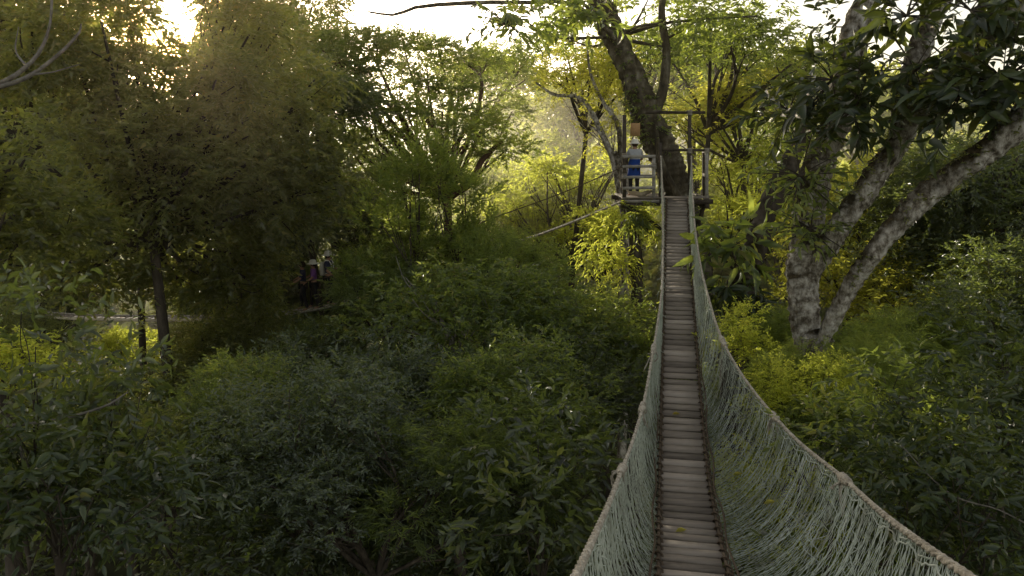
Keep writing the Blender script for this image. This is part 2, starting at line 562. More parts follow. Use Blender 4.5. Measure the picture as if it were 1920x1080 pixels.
# ------------------------------------------------------------------ trees
def trunk_mesh(rng, base, top, r0, r1, lean=0.05, k=10):
    mb = MB()
    base, top = np.array(base, float), np.array(top, float)
    H = np.linalg.norm(top - base)
    pts = [base, base * .66 + top * .34 + rng.normal(0, lean * H * .25, 3) * [1, 1, 0], base * .3 + top * .7 + rng.normal(0, lean * H * .25, 3) * [1, 1, 0], top]
    n = 26
    t = np.linspace(0, 1, n)
    rr = r0 + (r1 - r0) * t + r0 * .9 * np.exp(-t * 14)
    tube(mb, catmull(pts, n), rr, k, .12, rng)
    return mb.mesh('trunk', True)


def tree(kind, px, py, d, s, mat, label, cat='tree', name='tree', rz=None, trunk=.16, tmat='bark', sz=None, group=None, base_off=(0, 0)):
    """A tree of one of the crown kinds with the crown centre at a measured place."""
    seed = int(px * 7 + py * 13 + d * 101) & 0xffff
    rng = np.random.default_rng(seed)
    c = P(px, py, d)
    cm, bm, root = K[kind]
    rz = rng.uniform(0, 6.28) if rz is None else rz
    sz = s * rng.uniform(.9, 1.1) if sz is None else sz
    bx, by = c[0] + rng.normal(0, .5) + base_off[0], c[1] + rng.normal(0, .5) + base_off[1]
    bz = float(ground_z(bx, by)) - .1
    t = thing(name, label, cat, (bx, by, bz), group)
    off = c - np.array([bx, by, bz])
    link('trunk', trunk_mesh(rng, (0, 0, 0), off + root * [1, 1, sz], trunk, trunk * .55), M[tmat], t)
    for nm, me, m in (('branches', bm, M[tmat]), ('crown', cm, M[mat])):
        o = link(nm, me, m, t, off)
        o.rotation_euler = (0, 0, rz)
        o.scale = (s, s, sz)
    return t


def tufts(rng, parent, b, paths, n, L, mat, name='moss'):
    mb = MB()
    C, D = [], []
    for pts, rads in paths:
        q = catmull([np.array(p, float) - b for p in pts], 200)
        r = np.interp(np.linspace(0, 1, 200), np.linspace(0, 1, len(rads)), rads)
        i = rng.integers(20, 199, n)
        d = nrm(rng.normal(size=(n, 3)) + [-.5, -.2, .6])
        ok = noise3(q[i] * 1.0, rng, 2.2) > -.1
        C.append((q[i] + d * (r[i] * .93)[:, None])[ok])
        D.append(d[ok])
    C, D = np.concatenate(C), np.concatenate(D)
    sprays(mb, rng, C, D, L * 1.6, 6, L, L * .4, droop=.5)
    return link(name, mb.mesh(name), M[mat], parent)


def lobes_px(lst, rng=None, djit=0.0, ry=1.0):
    """Lobes measured on the photograph: column, row, distance, half width, half height in picture units."""
    out = []
    for (px, py, d, rx, rz) in lst:
        dd = d + (rng.uniform(-djit, djit) if rng is not None else 0)
        c = P(px, py, dd)
        out.append((*c, rx / FPX * dd, rx / FPX * dd * ry, rz / FPX * dd))
    return out


def own_tree(seed, lst, dens, L, W, tl, nl, mat, label, limbs=None, base=None, fork=None, trunk=.2, tmat='bark', djit=1.0, name='tree', cat='tree',
             limb=.1, big=False, sub=2, ry=1.0, tk=.6, group=None, nolimb=False, trunk_pts=None, clear=None, **kw):
    """A tree whose crown lobes are given one by one."""
    rng = np.random.default_rng(seed)
    lp = {k: kw.pop(k) for k in ('gap', 'freq', 'shell', 'up') if k in kw}
    lob = lobes_px(lst, rng, djit, ry)
    f = np.array(fork, float)
    if base is None:
        base = (f[0], f[1])
    b = np.array([base[0], base[1], float(ground_z(base[0], base[1])) - .1])
    t = thing(name, label, cat, b, group)
    lob = [(l[0] - b[0], l[1] - b[1], l[2] - b[2], *l[3:]) for l in lob]
    C, D, T = lobe_points(rng, lob, dens, **lp)
    if clear is not None:
        axis = nrm(np.array(clear[1], float))
        rel = C + b - clear[0]
        far_ = np.linalg.norm(rel - (rel @ axis)[:, None] * axis, axis=1) > clear[2]
        C, D, T = C[far_], D[far_], T[far_]
    mb = MB()
    sprays(mb, rng, C, D, tl, nl, L, W, big=big, tint0=T, **kw)
    link('crown', mb.mesh('crown'), M[mat], t)
    if trunk_pts is None:
        link('trunk', trunk_mesh(rng, (0, 0, 0), f - b, trunk, trunk * tk), M[tmat], t)
    else:
        mb = MB()
        for pts, rads in trunk_pts:
            n = max(40, len(pts) * 34)
            q = catmull([np.array(p, float) - b for p in pts], n)
            rr_ = np.interp(np.linspace(0, 1, n), np.linspace(0, 1, len(rads)), rads)
            nb = mb.n
            tube(mb, q, rr_, 30, .07, rng)
            vv = mb.v[-3] if len(mb.v[-1]) == 1 else mb.v[-1]
            cc = np.repeat(q, 30, 0)
            dv = vv - cc
            w1 = noise3(vv * [1, 1, .55], rng, 5.0) * .10 + noise3(vv * [1, 1, .6], rng, 13.0) * .055 + noise3(vv, rng, 34.0) * .028 + rng.normal(0, .012, len(vv))
            vv += (dv * w1[:, None]).astype(np.float32)
        link('trunk', mb.mesh('trunk', True), M[tmat], t)
    if not nolimb:
        mb = MB()
        if limbs:
            for pts, ra, rb in limbs:
                q = catmull([np.array(p, float) - b for p in pts], 14)
                tube(mb, q, np.linspace(ra, rb, 14), 7, .12, rng)
        limb_set(mb, rng, f - b, lob, limb, sub=sub)
        link('branches', mb.mesh('branches', True), M[tmat], t)
    return t


# the big dark tree under the sun: its crown is a wall of leaves
wall = [(60, 60, 17, 120, 80), (190, 40, 18, 90, 70), (150, 130, 18, 120, 60), (270, 180, 19, 110, 75),
        (405, 150, 19, 85, 75), (470, 60, 19, 70, 80), (530, 120, 20, 80, 70), (490, 200, 20, 100, 80), (370, 230, 19, 120, 90),
        (260, 260, 19, 100, 80), (570, 230, 21, 70, 80), (560, 320, 21, 90, 80), (440, 320, 20, 120, 90),
        (310, 350, 20, 110, 80), (230, 440, 19, 90, 60), (520, 400, 21, 90, 75), (400, 430, 21, 100, 80), (110, 200, 19, 110, 70), (20, 130, 19, 90, 70), (250, 120, 20, 60, 40), (120, 500, 20, 100, 55), (220, 525, 22, 80, 42), (340, 535, 22, 80, 38), (450, 535, 22, 70, 45), (525, 560, 22, 26, 36), (60, 545, 19, 70, 32), (398, 15, 20, 24, 40), (255, 20, 20, 30, 40), (325, 105, 20, 50, 24), (330, 500, 21, 80, 45),
        (640, 330, 22, 70, 60), (470, 480, 22, 70, 50), (310, 135, 19, 60, 32), (450, 20, 20, 45, 40), (240, 10, 19, 60, 40), (240, 65, 19, 34, 40),
        (420, 50, 19, 30, 36), (540, 30, 20, 50, 50), (410, -20, 19, 50, 40), (590, 150, 21, 40, 50), (430, 550, 22, 60, 40)]
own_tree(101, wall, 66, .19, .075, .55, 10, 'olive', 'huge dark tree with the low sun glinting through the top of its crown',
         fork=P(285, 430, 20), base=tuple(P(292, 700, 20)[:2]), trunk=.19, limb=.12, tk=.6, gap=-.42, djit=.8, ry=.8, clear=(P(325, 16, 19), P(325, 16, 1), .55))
edge = [(10, 400, 15, 90, 60), (90, 380, 15.5, 70, 50), (130, 430, 16, 80, 50), (20, 300, 15, 80, 60), (30, 480, 15, 80, 50), (-60, 380, 15, 90, 90), (80, 240, 16, 60, 40), (-20, 570, 14, 90, 50), (10, 620, 14, 60, 40)]
own_tree(102, edge, 50, .18, .075, .5, 9, 'olive', 'leafy crown with sunlit flecks at the picture edge beside the dark tree',
         fork=P(-40, 470, 15.5), trunk=.16, gap=-.3, djit=.6)


# trees standing behind the dark wall of leaves
tree('broad0', 40, 100, 26, 1.25, 'olive', 'dark tree behind the pale bare branches in the top corner')
tree('thin1', 0, 190, 30, 1.1, 'olive', 'thin crowned tree behind the big crown, below and beside the sun')
tree('thin0', 450, 230, 31, .95, 'olive', 'dark tree showing through the crown on the far side of the sun')
tree('broad0', 530, 90, 34, 1.0, 'olive', 'tall tree between the sun and the open sky')
tree('broad2', 490, 420, 31, 1.0, 'dark', 'dark tree standing behind the end of the bright plank strip')
tree('broad0', 540, 440, 33, 1.1, 'dark', 'dark tree behind the hat wearers on the far walkway')
tree('broad1', 660, 410, 34, 1.1, 'dark', 'shaded tree beyond the hat wearers below the tiered crown')
tree('broad1', 250, 330, 24.5, .95, 'dark', 'dark tree close behind the trunk of the big crown')
tree('broad0', 440, 360, 25, .9, 'dark', 'dark tree close behind the big crown above the hat wearers', rz=2.0)
tree('broad2', 555, 210, 26, .8, 'dark', 'dark tree edging the big crown against the open sky')
tree('broad1', 60, 470, 33, 1.0, 'dark', 'shadowed tree behind the bright plank strip at the picture edge')
tree('broad2', 90, 570, 34, .8, 'dark', 'shadowed low tree right behind the bright plank strip')
tree('broad1', 430, 575, 33, .7, 'dark', 'shadowed low tree between the plank strip and the hat wearers')
tree('broad0', 480, 590, 32, 1.0, 'dark', 'shadowed low tree under the walkway before the hat wearers')
tree('broad1', 640, 590, 33, 1.0, 'dark', 'shadowed low tree just past the hat wearers')
tree('broad2', 800, 520, 34, 1.0, 'mid', 'green tree filling the shade behind the reddish forked trunk')
tree('broad0', 30, 600, 34, .9, 'dark', 'shadowed low tree below the far end of the plank strip')
tree('broad0', -40, 280, 30, 1.3, 'dark', 'dark tree filling the picture edge behind the flecked crown')
tree('broad2', 110, 360, 38, 1.3, 'dark', 'dim tree far behind the flecked crown above the plank strip')

# the tiered tree against the sky
tier = [(690, 85, 31, 90, 24), (640, 125, 30, 70, 30), (755, 80, 32, 60, 20), (715, 135, 30, 85, 26), (640, 190, 30, 70, 28), (600, 90, 29, 50, 40),
        (800, 122, 33, 45, 22), (870, 115, 33, 70, 22), (905, 165, 32, 55, 28), (860, 165, 31, 55, 26), (830, 210, 29, 95, 26), (760, 205, 29, 50, 22),
        (870, 245, 28.5, 80, 24), (945, 285, 29, 70, 26), (700, 260, 30, 80, 28), (640, 260, 30, 60, 30), (720, 320, 30, 60, 26), (915, 235, 31, 40, 20), (960, 210, 33, 40, 26), (935, 110, 36, 60, 26), (985, 150, 37, 50, 34), (560, 60, 30, 40, 34), (1000, 95, 38, 46, 24), (590, 150, 30, 50, 40), (610, 130, 31, 60, 40), (660, 165, 31, 60, 34), (780, 165, 32, 60, 24), (700, 205, 31, 60, 26), (820, 88, 34, 50, 18), (660, 95, 31, 60, 30)]
rf = P(838, 375, 29)
own_tree(103, tier, 68, .15, .055, .45, 12, 'mid', 'flat-tiered spreading tree with reddish forked trunk standing against the bright sky',
         fork=rf, trunk=.26, tmat='redbark', limb=.13, gap=-.75, droop=.15, flat=.6, shell=.6, djit=.7,
         limbs=[([rf, P(822, 310, 29), P(832, 268, 29), P(800, 225, 29)], .2, .09), ([rf, P(885, 335, 28.5), P(905, 300, 28.5), P(940, 265, 29)], .16, .07),
                ([rf, P(780, 330, 30), P(735, 290, 30), P(690, 250, 30)], .14, .06)])

# middle ground
tree('column', 765, 440, 21, 1.15, 'bright', 'bright green bush with upright shoots lit at its top', sz=1.0)
tree('column', 850, 440, 21.5, 1.1, 'bright', 'bright green upright bush below the reddish forked trunk', sz=.9)
tree('small0', 950, 500, 20.5, .6, 'bright', 'small lime green tree under the sloping rope walkway')
tree('small1', 730, 560, 21, .6, 'mid', 'small leafy tree just beyond the two hat wearers')
wf = P(855, 668, 17.5)
own_tree(104, [(760, 520, 18, 80, 60), (850, 540, 18, 90, 60), (930, 560, 18, 80, 60), (800, 590, 17.5, 80, 50), (890, 620, 17.5, 80, 50), (720, 610, 18, 70, 50), (970, 630, 18, 70, 60)],
         60, .14, .055, .42, 10, 'mid', 'dark green tree with pale forked stem showing below its crown',
         fork=wf, trunk=.07, tmat='pale', limb=.05, gap=-.35, djit=.7,
         limbs=[([wf, P(835, 620, 17.5), P(815, 560, 17.7)], .06, .03), ([wf, P(870, 625, 17.5), P(890, 570, 17.5)], .05, .03)])
tree('broad0', 1060, 665, 19, .75, 'mid', 'round green crown beside the bridge below the hanging yellow vines')
tree('broad1', 600, 745, 19, .66, 'dark', 'dense dark crown under the feet of the hat wearers')
tree('broad2', 690, 770, 15.5, .58, 'blue', 'bluish crown amid the shaded canopy below the pale forked stem')
tree('broad0', 430, 660, 22, .5, 'olive', 'dark drooping tree covering the walkway beside the person in purple')
tree('broad1', 950, 790, 14.5, .6, 'mid', 'shaded dark crown close beside the long net bridge')
tree('broad2', 1050, 740, 17, .6, 'dark', 'dark crown tucked against the left net of the long bridge')
tree('small0', 560, 850, 12, .7, 'blue', 'bluish green dense crown in the shade at the bottom of the view')
tree('tier1', 700, 930, 11.5, .48, 'blue', 'low flat-layered bluish crown near the bottom edge')
tree('feather', 860, 890, 12, .62, 'mid', 'feathery crown with narrow leaves near the bottom edge')
tree('bigleaf', 1010, 960, 11.5, .8, 'dark', 'dark large-leaved crown under the near end of the left net')
tree('small1', 430, 800, 14, .62, 'mid', 'mid green shaded crown below the walkway, above the bluish crowns')
tree('broad2', 330, 790, 19, .62, 'olive', 'olive crown catching sunlight just below the bright plank strip')
tree('broad0', 130, 790, 20, .66, 'olive', 'dim crown below the far end of the bright plank strip')
tree('bigleaf1', 370, 960, 11, .75, 'dark', 'dark large-leaved crown near the lower edge between the bluish crown and the corner')
tree('tier0', 230, 880, 12, .42, 'olive', 'flat-layered olive crown behind the pale bent branch')
tree('bigleaf', 90, 830, 8.2, .6, 'dark', 'large-leaved tree at the picture edge with pale bent branch', sz=.8, trunk=.09)
tree('bigleaf1', 90, 960, 7.5, .7, 'glossy', 'dark large-leaved shrub in the bottom corner')
tree('bigleaf1', 0, 690, 9.5, .36, 'yellow', 'sunlit large-leaved sprig above the pale bent branch')
tree('broad1', 560, 1040, 13, .6, 'dark', 'darkest crown along the bottom edge below the bluish crowns')
tree('broad0', 900, 1080, 13.5, .6, 'dark', 'shaded crown along the bottom edge beside the rope handrail')

tree('small0', -20, 625, 13, .36, 'olive', 'leafy top at the picture edge hiding the end of the plank strip', trunk=.06)
tree('small0', 475, 625, 24.5, .55, 'dark', 'dark tree hiding the walkway just before the hat wearers')
tree('small1', 610, 640, 24.5, .42, 'mid', 'leafy top hiding the legs of the hat wearers', trunk=.08)
tree('small0', 760, 610, 23, .5, 'mid', 'leafy tree hiding the walkway past the hat wearers')

tree('thin0', 250, 665, 30.5, .62, 'yellow', 'patch of sunlit yellow leaves under the bright plank strip')

# sunlit trees beyond the platform
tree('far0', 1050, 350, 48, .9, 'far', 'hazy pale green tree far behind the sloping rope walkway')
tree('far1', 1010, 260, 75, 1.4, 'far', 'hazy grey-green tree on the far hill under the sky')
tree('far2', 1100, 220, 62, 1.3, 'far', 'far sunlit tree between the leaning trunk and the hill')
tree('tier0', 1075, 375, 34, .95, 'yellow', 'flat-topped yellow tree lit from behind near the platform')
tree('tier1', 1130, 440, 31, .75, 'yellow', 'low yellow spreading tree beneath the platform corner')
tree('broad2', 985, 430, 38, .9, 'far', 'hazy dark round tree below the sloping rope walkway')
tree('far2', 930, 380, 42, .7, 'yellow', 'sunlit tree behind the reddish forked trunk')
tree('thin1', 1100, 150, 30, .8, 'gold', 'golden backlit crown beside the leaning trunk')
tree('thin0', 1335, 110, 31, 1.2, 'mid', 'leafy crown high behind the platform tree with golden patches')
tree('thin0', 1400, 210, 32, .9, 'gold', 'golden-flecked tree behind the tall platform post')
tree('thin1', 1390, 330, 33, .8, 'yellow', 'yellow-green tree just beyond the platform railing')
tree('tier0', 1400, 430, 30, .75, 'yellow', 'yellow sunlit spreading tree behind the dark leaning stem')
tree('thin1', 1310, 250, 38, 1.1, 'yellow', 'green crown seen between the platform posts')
tree('thin0', 1190, 120, 40, 1.2, 'mid', 'leafy tree filling the sky right behind the leaning trunk')
tree('far2', 1330, 160, 55, 1.15, 'far', 'far tree seen above the platform crossbar')
tree('far0', 905, 165, 60, .9, 'far', 'far hazy tree closing the sky beside the hanging dark leaf cluster')
tree('far0', 1500, 190, 50, 1.1, 'far', 'pale green tree far behind the forked lichen trunk')
tree('far1', 1470, 420, 42, .9, 'yellow', 'sunlit tree glimpsed between the forked lichen stems')
tree('far2', 1620, 220, 60, 1.2, 'far', 'distant pale tree under the bright sky gap')
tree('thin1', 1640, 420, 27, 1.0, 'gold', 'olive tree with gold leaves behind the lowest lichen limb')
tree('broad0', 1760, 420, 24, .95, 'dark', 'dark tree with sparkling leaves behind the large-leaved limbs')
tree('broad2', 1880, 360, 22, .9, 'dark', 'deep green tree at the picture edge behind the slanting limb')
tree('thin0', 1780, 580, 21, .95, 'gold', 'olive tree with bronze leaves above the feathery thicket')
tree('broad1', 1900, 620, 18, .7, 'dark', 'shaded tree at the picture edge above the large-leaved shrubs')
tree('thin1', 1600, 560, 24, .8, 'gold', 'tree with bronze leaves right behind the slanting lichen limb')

# lower right
tree('feather', 1640, 690, 15.5, .62, 'bright', 'bright feathery green thicket beside the foot of the lichen trunk')
tree('feather', 1760, 660, 17, .6, 'bright', 'feathery green bush farthest along the thicket')
tree('feather', 1500, 715, 13.6, .33, 'bright', 'feathery green sprig hiding the foot of the lichen trunk')
tree('feather', 1590, 700, 13.8, .36, 'bright', 'feathery green bush right under the slanting lichen limb')
tree('feather', 1460, 650, 17, .45, 'bright', 'small feathery bush in front of the lichen trunk')
tree('bigleaf', 1395, 640, 15.5, .36, 'yellow', 'small yellow-green frondy bush touching the rope handrail', trunk=.06)
tree('small0', 1510, 760, 12.5, .42, 'yellow', 'sunlit yellow bush beyond the rope knot', trunk=.06)
tree('small1', 1570, 860, 12, .45, 'mid', 'mid green bush behind the second rope knot', trunk=.06)
tree('bigleaf', 1680, 850, 10, .6, 'mid', 'green large-leaved shrub below the feathery thicket')
tree('bigleaf1', 1800, 960, 8.2, .66, 'glossy', 'dark large-leaved shrub nearest the rope handrail')
tree('bigleaf', 1880, 800, 10, .7, 'glossy', 'dark glossy shrub at the picture edge under the shaded tree')
tree('bigleaf1', 1700, 1040, 8.5, .6, 'dark', 'dark shrub seen past the lower end of the rope handrail')
tree('small0', 1420, 960, 14.5, .7, 'yellow', 'sunlit bush seen through the net', trunk=.06)
tree('broad2', 1500, 1040, 14, .6, 'mid', 'green crown seen through the bottom of the net')
tree('broad0', 1330, 800, 20, .6, 'mid', 'green crown seen through the net below the platform')


# ------------------------------------------------------------------ trees with bare stems
# platform tree
tp = [P(1345, 700, 26.5), P(1330, 600, 26), P(1312, 480, 26), P(1285, 400, 25.9), P(1268, 355, 25.8), P(1243, 290, 25.8), P(1216, 225, 25.8), P(1190, 150, 25.8), P(1152, 70, 25.6), P(1120, -10, 25.4), P(1095, -90, 25.2)]
gb = np.array([*P(1350, 700, 26.5)[:2], 0]); gb[2] = ground_z(gb[0], gb[1]) - .1
tr = [.5, .33, .30, .32, .40, .46, .49, .45, .40, .38, .36, .30]
b1 = [P(1216, 240, 25.8), P(1240, 180, 25.6), P(1250, 100, 25.4), P(1240, 20, 25.2), P(1260, -60, 25)]
b2 = [P(1160, 80, 25.6), P(1080, 10, 22), P(980, 5, 19), P(900, 5, 17), P(790, 12, 16.5), P(740, 28, 16.2), P(690, 22, 16)]
TP = own_tree(201, [(1215, 0, 27, 70, 40), (1060, 70, 27, 40, 30), (1290, 40, 25, 60, 45), (1050, 25, 19, 60, 35), (985, 40, 17, 45, 30), (1260, 90, 26, 60, 45), (1340, 20, 26, 60, 40), (1420, 30, 26, 60, 40)],
         24, .23, .085, .5, 8, 'mid', 'great leaning mossy tree that carries the wooden platform',
         fork=tp[8], base=tuple(gb[:2]), tmat='mossy', limb=.1, big=True, gap=-.4, djit=.6,
         trunk_pts=[([gb] + tp, tr)], limbs=[(b1, .2, .08), (b2, .07, .02), ([P(1228, 215, 25.4), P(1236, 290, 25.2), P(1262, 350, 25.1), P(1300, 420, 25.2)], .09, .1)])

tufts(np.random.default_rng(78), TP, gb, [(tp, tr[1:])], 900, .14, 'mid')

# stem under the platform corner hung with ferns
up0 = [P(1196, 660, 24.6), P(1194, 560, 24.6), P(1190, 460, 24.6), P(1184, 386, 24.6)]
gb = np.array([*up0[0][:2], 0]); gb[2] = ground_z(gb[0], gb[1]) - .1
own_tree(202, [(1150, 440, 24, 40, 50), (1165, 395, 24.2, 24, 24), (1190, 430, 24.0, 26, 40), (1125, 470, 24, 32, 36), (1215, 420, 24.4, 18, 36), (1160, 500, 24, 30, 30)],
         80, .15, .04, .5, 10, 'yellow', 'straight dark stem under the platform hung with yellow ferns and vines',
         fork=up0[-1], base=tuple(gb[:2]), trunk_pts=[([gb] + up0, [.22, .2, .2, .19, .18])], tmat='bark', droop=.9, limb=.03, gap=-.5, djit=.3)

# slim pale tree left of the platform
st = [P(1172, 420, 26.5), P(1164, 330, 26.5), P(1150, 285, 26.5)]
gb = np.array([*P(1178, 560, 26.5)[:2], 0]); gb[2] = ground_z(gb[0], gb[1]) - .1
own_tree(203, [(1130, 130, 27, 55, 40), (1085, 110, 27.5, 50, 36), (1040, 160, 28, 40, 30), (1150, 200, 27, 40, 40), (1085, 190, 27.5, 45, 30), (1120, 250, 27.5, 35, 40)],
         52, .12, .045, .4, 11, 'gold', 'slim tree with pale bending limbs and golden leaves beside the platform',
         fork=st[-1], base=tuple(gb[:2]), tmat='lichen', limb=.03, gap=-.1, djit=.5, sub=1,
         trunk_pts=[([gb] + st, [.2, .15, .14, .12])],
         limbs=[([st[1], P(1142, 280, 26.5), P(1112, 215, 26.8), P(1085, 182, 27), P(1040, 178, 27), P(1005, 155, 27)], .13, .03),
                ([st[1], P(1160, 240, 26.5), P(1130, 190, 26.5), P(1108, 140, 26.5), P(1100, 80, 26.5)], .1, .03),
                ([st[0], P(1148, 300, 26.2), P(1130, 255, 26.2), P(1105, 235, 26.2)], .09, .04)])

# forked lichen tree
lb = P(1520, 672, 14.5)
gb = np.array([lb[0], lb[1], float(ground_z(lb[0], lb[1])) - .1])
A = [P(1520, 690, 14.5), P(1508, 600, 14.5), P(1503, 520, 14.5), P(1512, 430, 14.6), P(1528, 330, 14.7), P(1562, 250, 14.8), P(1585, 160, 14.9), P(1600, 70, 15), P(1640, -30, 15), P(1670, -90, 15)]
B = [P(1510, 540, 14.5), P(1545, 470, 14.3), P(1590, 400, 14.2), P(1645, 325, 14.1), P(1690, 250, 14), P(1705, 160, 14), P(1735, 60, 14), P(1775, -30, 14), P(1800, -100, 14)]
Cc = [P(1530, 670, 14.3), P(1565, 590, 13.9), P(1612, 510, 13.5), P(1672, 430, 13.1), P(1740, 362, 12.8), P(1820, 305, 12.5), P(1900, 240, 12.3), P(1990, 150, 12.2)]
Dd = [P(1685, 255, 14), P(1740, 180, 13.4), P(1810, 105, 12.8), P(1880, 45, 12.4), P(1960, -20, 12.2)]
TL = own_tree(204, [(1600, 20, 16, 60, 30), (1700, -60, 15, 90, 40), (1850, -50, 14, 90, 40)], 24, .26, .10, .5, 8, 'glossy',
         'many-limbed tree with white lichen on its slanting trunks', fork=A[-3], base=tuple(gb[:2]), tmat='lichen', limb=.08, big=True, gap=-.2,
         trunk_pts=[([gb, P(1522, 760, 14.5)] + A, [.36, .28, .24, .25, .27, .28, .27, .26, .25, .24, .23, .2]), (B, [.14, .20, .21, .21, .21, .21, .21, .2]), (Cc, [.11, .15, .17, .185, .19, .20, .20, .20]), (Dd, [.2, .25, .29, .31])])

tufts(np.random.default_rng(77), TL, gb, [(A, [.30, .24, .25, .27, .28, .27, .26, .25, .24, .2]), (B, [.14, .20, .21, .21, .21, .21, .21, .2]), (Cc, [.11, .15, .17, .185, .19, .20, .20, .20]), (Dd, [.2, .25, .29, .31])], 330, .07, 'olive')

# dark leaning stem by the bridge
ds = [P(1385, 640, 19), P(1392, 560, 19), P(1408, 490, 19), P(1432, 410, 19), P(1468, 335, 19), P(1500, 260, 19.2), P(1515, 190, 19.4)]
gb = np.array([*P(1388, 660, 19)[:2], 0]); gb[2] = ground_z(gb[0], gb[1]) - .1
own_tree(205, [(1480, 250, 19, 40, 40), (1450, 200, 19.5, 45, 35), (1520, 180, 19.5, 40, 40), (1440, 280, 19, 26, 40), (1475, 310, 18.8, 26, 30)], 50, .13, .05, .4, 10, 'mid',
         'dark leaning mossy stem beside the bridge with climbing leaves', fork=ds[-2], base=tuple(gb[:2]), tmat='bark', limb=.04, gap=-.4,
         trunk_pts=[([gb] + ds, [.4, .36, .33, .28, .27, .25, .2, .14])])

# bare pale limbs at the top corner
pl = P(-60, 175, 12)
gb = np.array([*P(-330, 300, 12)[:2], 0]); gb[2] = ground_z(gb[0], gb[1]) - .1
own_tree(206, [(-80, 60, 12, 90, 60), (-40, 10, 12, 60, 40)], 30, .12, .05, .4, 10, 'olive', 'pale bare curving branches in the dark top corner',
         fork=P(-330, 260, 12), base=tuple(gb[:2]), trunk=.2, tmat='pale', limb=.03, gap=-.2, sub=1,
         limbs=[([P(-330, 260, 12), P(-120, 190, 12), P(0, 163, 12), P(60, 140, 12), P(115, 98, 12), P(148, 62, 12), P(152, 45, 12)], .055, .012),
                ([P(-120, 190, 12), P(0, 156, 12), P(50, 125, 12), P(78, 90, 12), P(95, 40, 12), P(98, -40, 12)], .042, .016),
                ([P(60, 140, 12), P(100, 135, 12), P(150, 120, 12)], .02, .006), ([P(50, 125, 12), P(30, 95, 12), P(35, 50, 12)], .02, .006)])

# bent pale branch, bottom left
def branch(name, label, paths, mat, cat='branch'):
    b = np.array(paths[0][0][0])
    mb = MB()
    for pts, ra, rb in paths:
        tube(mb, catmull([np.array(p) - b for p in pts], 18), np.linspace(ra, rb, 18), 7, .15)
    return link(name, mb.mesh(name, True), M[mat], None, b, label, cat)


branch('branch', 'pale bent branch reaching in over the dark corner leaves',
       [([P(-60, 800, 7.8), P(0, 799, 7.8), P(60, 794, 7.8), P(130, 782, 7.9), P(200, 760, 8), P(240, 735, 8)], .022, .008),
        ([P(0, 799, 7.8), P(30, 825, 7.8), P(45, 870, 7.8), P(55, 915, 7.7), P(80, 955, 7.7)], .016, .007)], 'pale')
branch('branch', 'thin pale twig crossing the dark large-leaved shrub',
       [([P(1690, 835, 7.8), P(1750, 900, 7.7), P(1800, 935, 7.6), P(1870, 955, 7.5), P(1930, 985, 7.4)], .005, .008)], 'pale')


# ------------------------------------------------------------------ large-leaved epiphytes on the lichen tree
def epiphyte(seed, px, py, d, n, L, W, label, mat='glossy', spread=1.0, droop=.3, name='epiphyte', dens=7, nl=7, tl=.45):
    rng = np.random.default_rng(seed)
    c = P(px, py, d)
    mb = MB()
    n = int(n * 1.7)
    D = nrm(rng.normal(size=(n, 3)) * [1, 1, .7] + [0, -.25, .15])
    C = D * rng.uniform(.05, .5, (n, 1)) * spread
    sprays(mb, rng, C, D, tl, nl, L, W, big=True, droop=droop, jit=.45, ldroop=.32)
    t = thing(name, label, 'plant', c)
    link('leaves', mb.mesh('leaves'), M[mat], t)
    mb = MB()
    for i in range(n):
        e = C[i] + D[i] * tl
        tube(mb, catmull([[0, 0, 0], C[i] * .6, e - [0, 0, droop * tl * .5]], 5), np.linspace(.016, .006, 5), 4)
    link('stems', mb.mesh('stems', True), M['bark'], t)
    return t


epiphyte(301, 1560, 150, 13.6, 16, .38, .12, 'dark drooping large-leaved plant on the upright lichen limb', spread=1.0)
epiphyte(302, 1600, 205, 13.2, 13, .32, .11, 'large-leaved plant where the lichen limbs spread', spread=1.2)
epiphyte(303, 1715, 130, 12.8, 14, .32, .12, 'dense dark leafy plant on the middle lichen limb', spread=1.2)
epiphyte(304, 1800, 180, 12.2, 22, .32, .12, 'biggest mass of dark leaves under the thick top limb', spread=1.2)
epiphyte(305, 1880, 150, 11.8, 22, .32, .12, 'dark leafy plant over the slanting limb at the picture edge', spread=1.3)
epiphyte(306, 1700, 30, 12.6, 10, .34, .13, 'broad dark leaves hanging against the bright sky gap', spread=1.0)
epiphyte(307, 1820, 20, 11.8, 10, .34, .13, 'dark leaves silhouetted in the sky at the top corner', spread=1.0)
epiphyte(308, 1500, 330, 14.2, 22, .20, .07, 'climbing leafy plant wrapped round the upright lichen trunk', mat='mid', spread=1.2)
epiphyte(315, 1520, 430, 14.1, 20, .16, .06, 'small leafy climber halfway up the upright lichen trunk', mat='mid', spread=.9)
epiphyte(309, 1480, 210, 15, 12, .34, .11, 'long arching leaves reaching toward the platform', mat='glossy', spread=.9)
epiphyte(310, 1365, 470, 18.6, 13, .50, .16, 'broad-leaved plant crowding the dark stem beside the bridge', spread=1.4, droop=.4, tl=.4, mat='mid')
epiphyte(311, 1365, 560, 18.6, 18, .42, .12, 'strap-leaved plant low on the dark stem', spread=1.2, droop=.7, tl=.4)
epiphyte(312, 950, 45, 15.5, 10, .24, .085, 'cluster of dark broad leaves hanging from the pale top branch', spread=.9, droop=.5, mat='mid')
epiphyte(313, 1090, 30, 18, 18, .30, .11, 'broad-leaved cluster at the top beside the leaning trunk', spread=1.2, mat='mid')
epiphyte(314, 1190, 410, 24.2, 14, .42, .05, 'fern tuft hanging right under the platform', mat='mid', spread=.4, droop=.9, tl=.3)

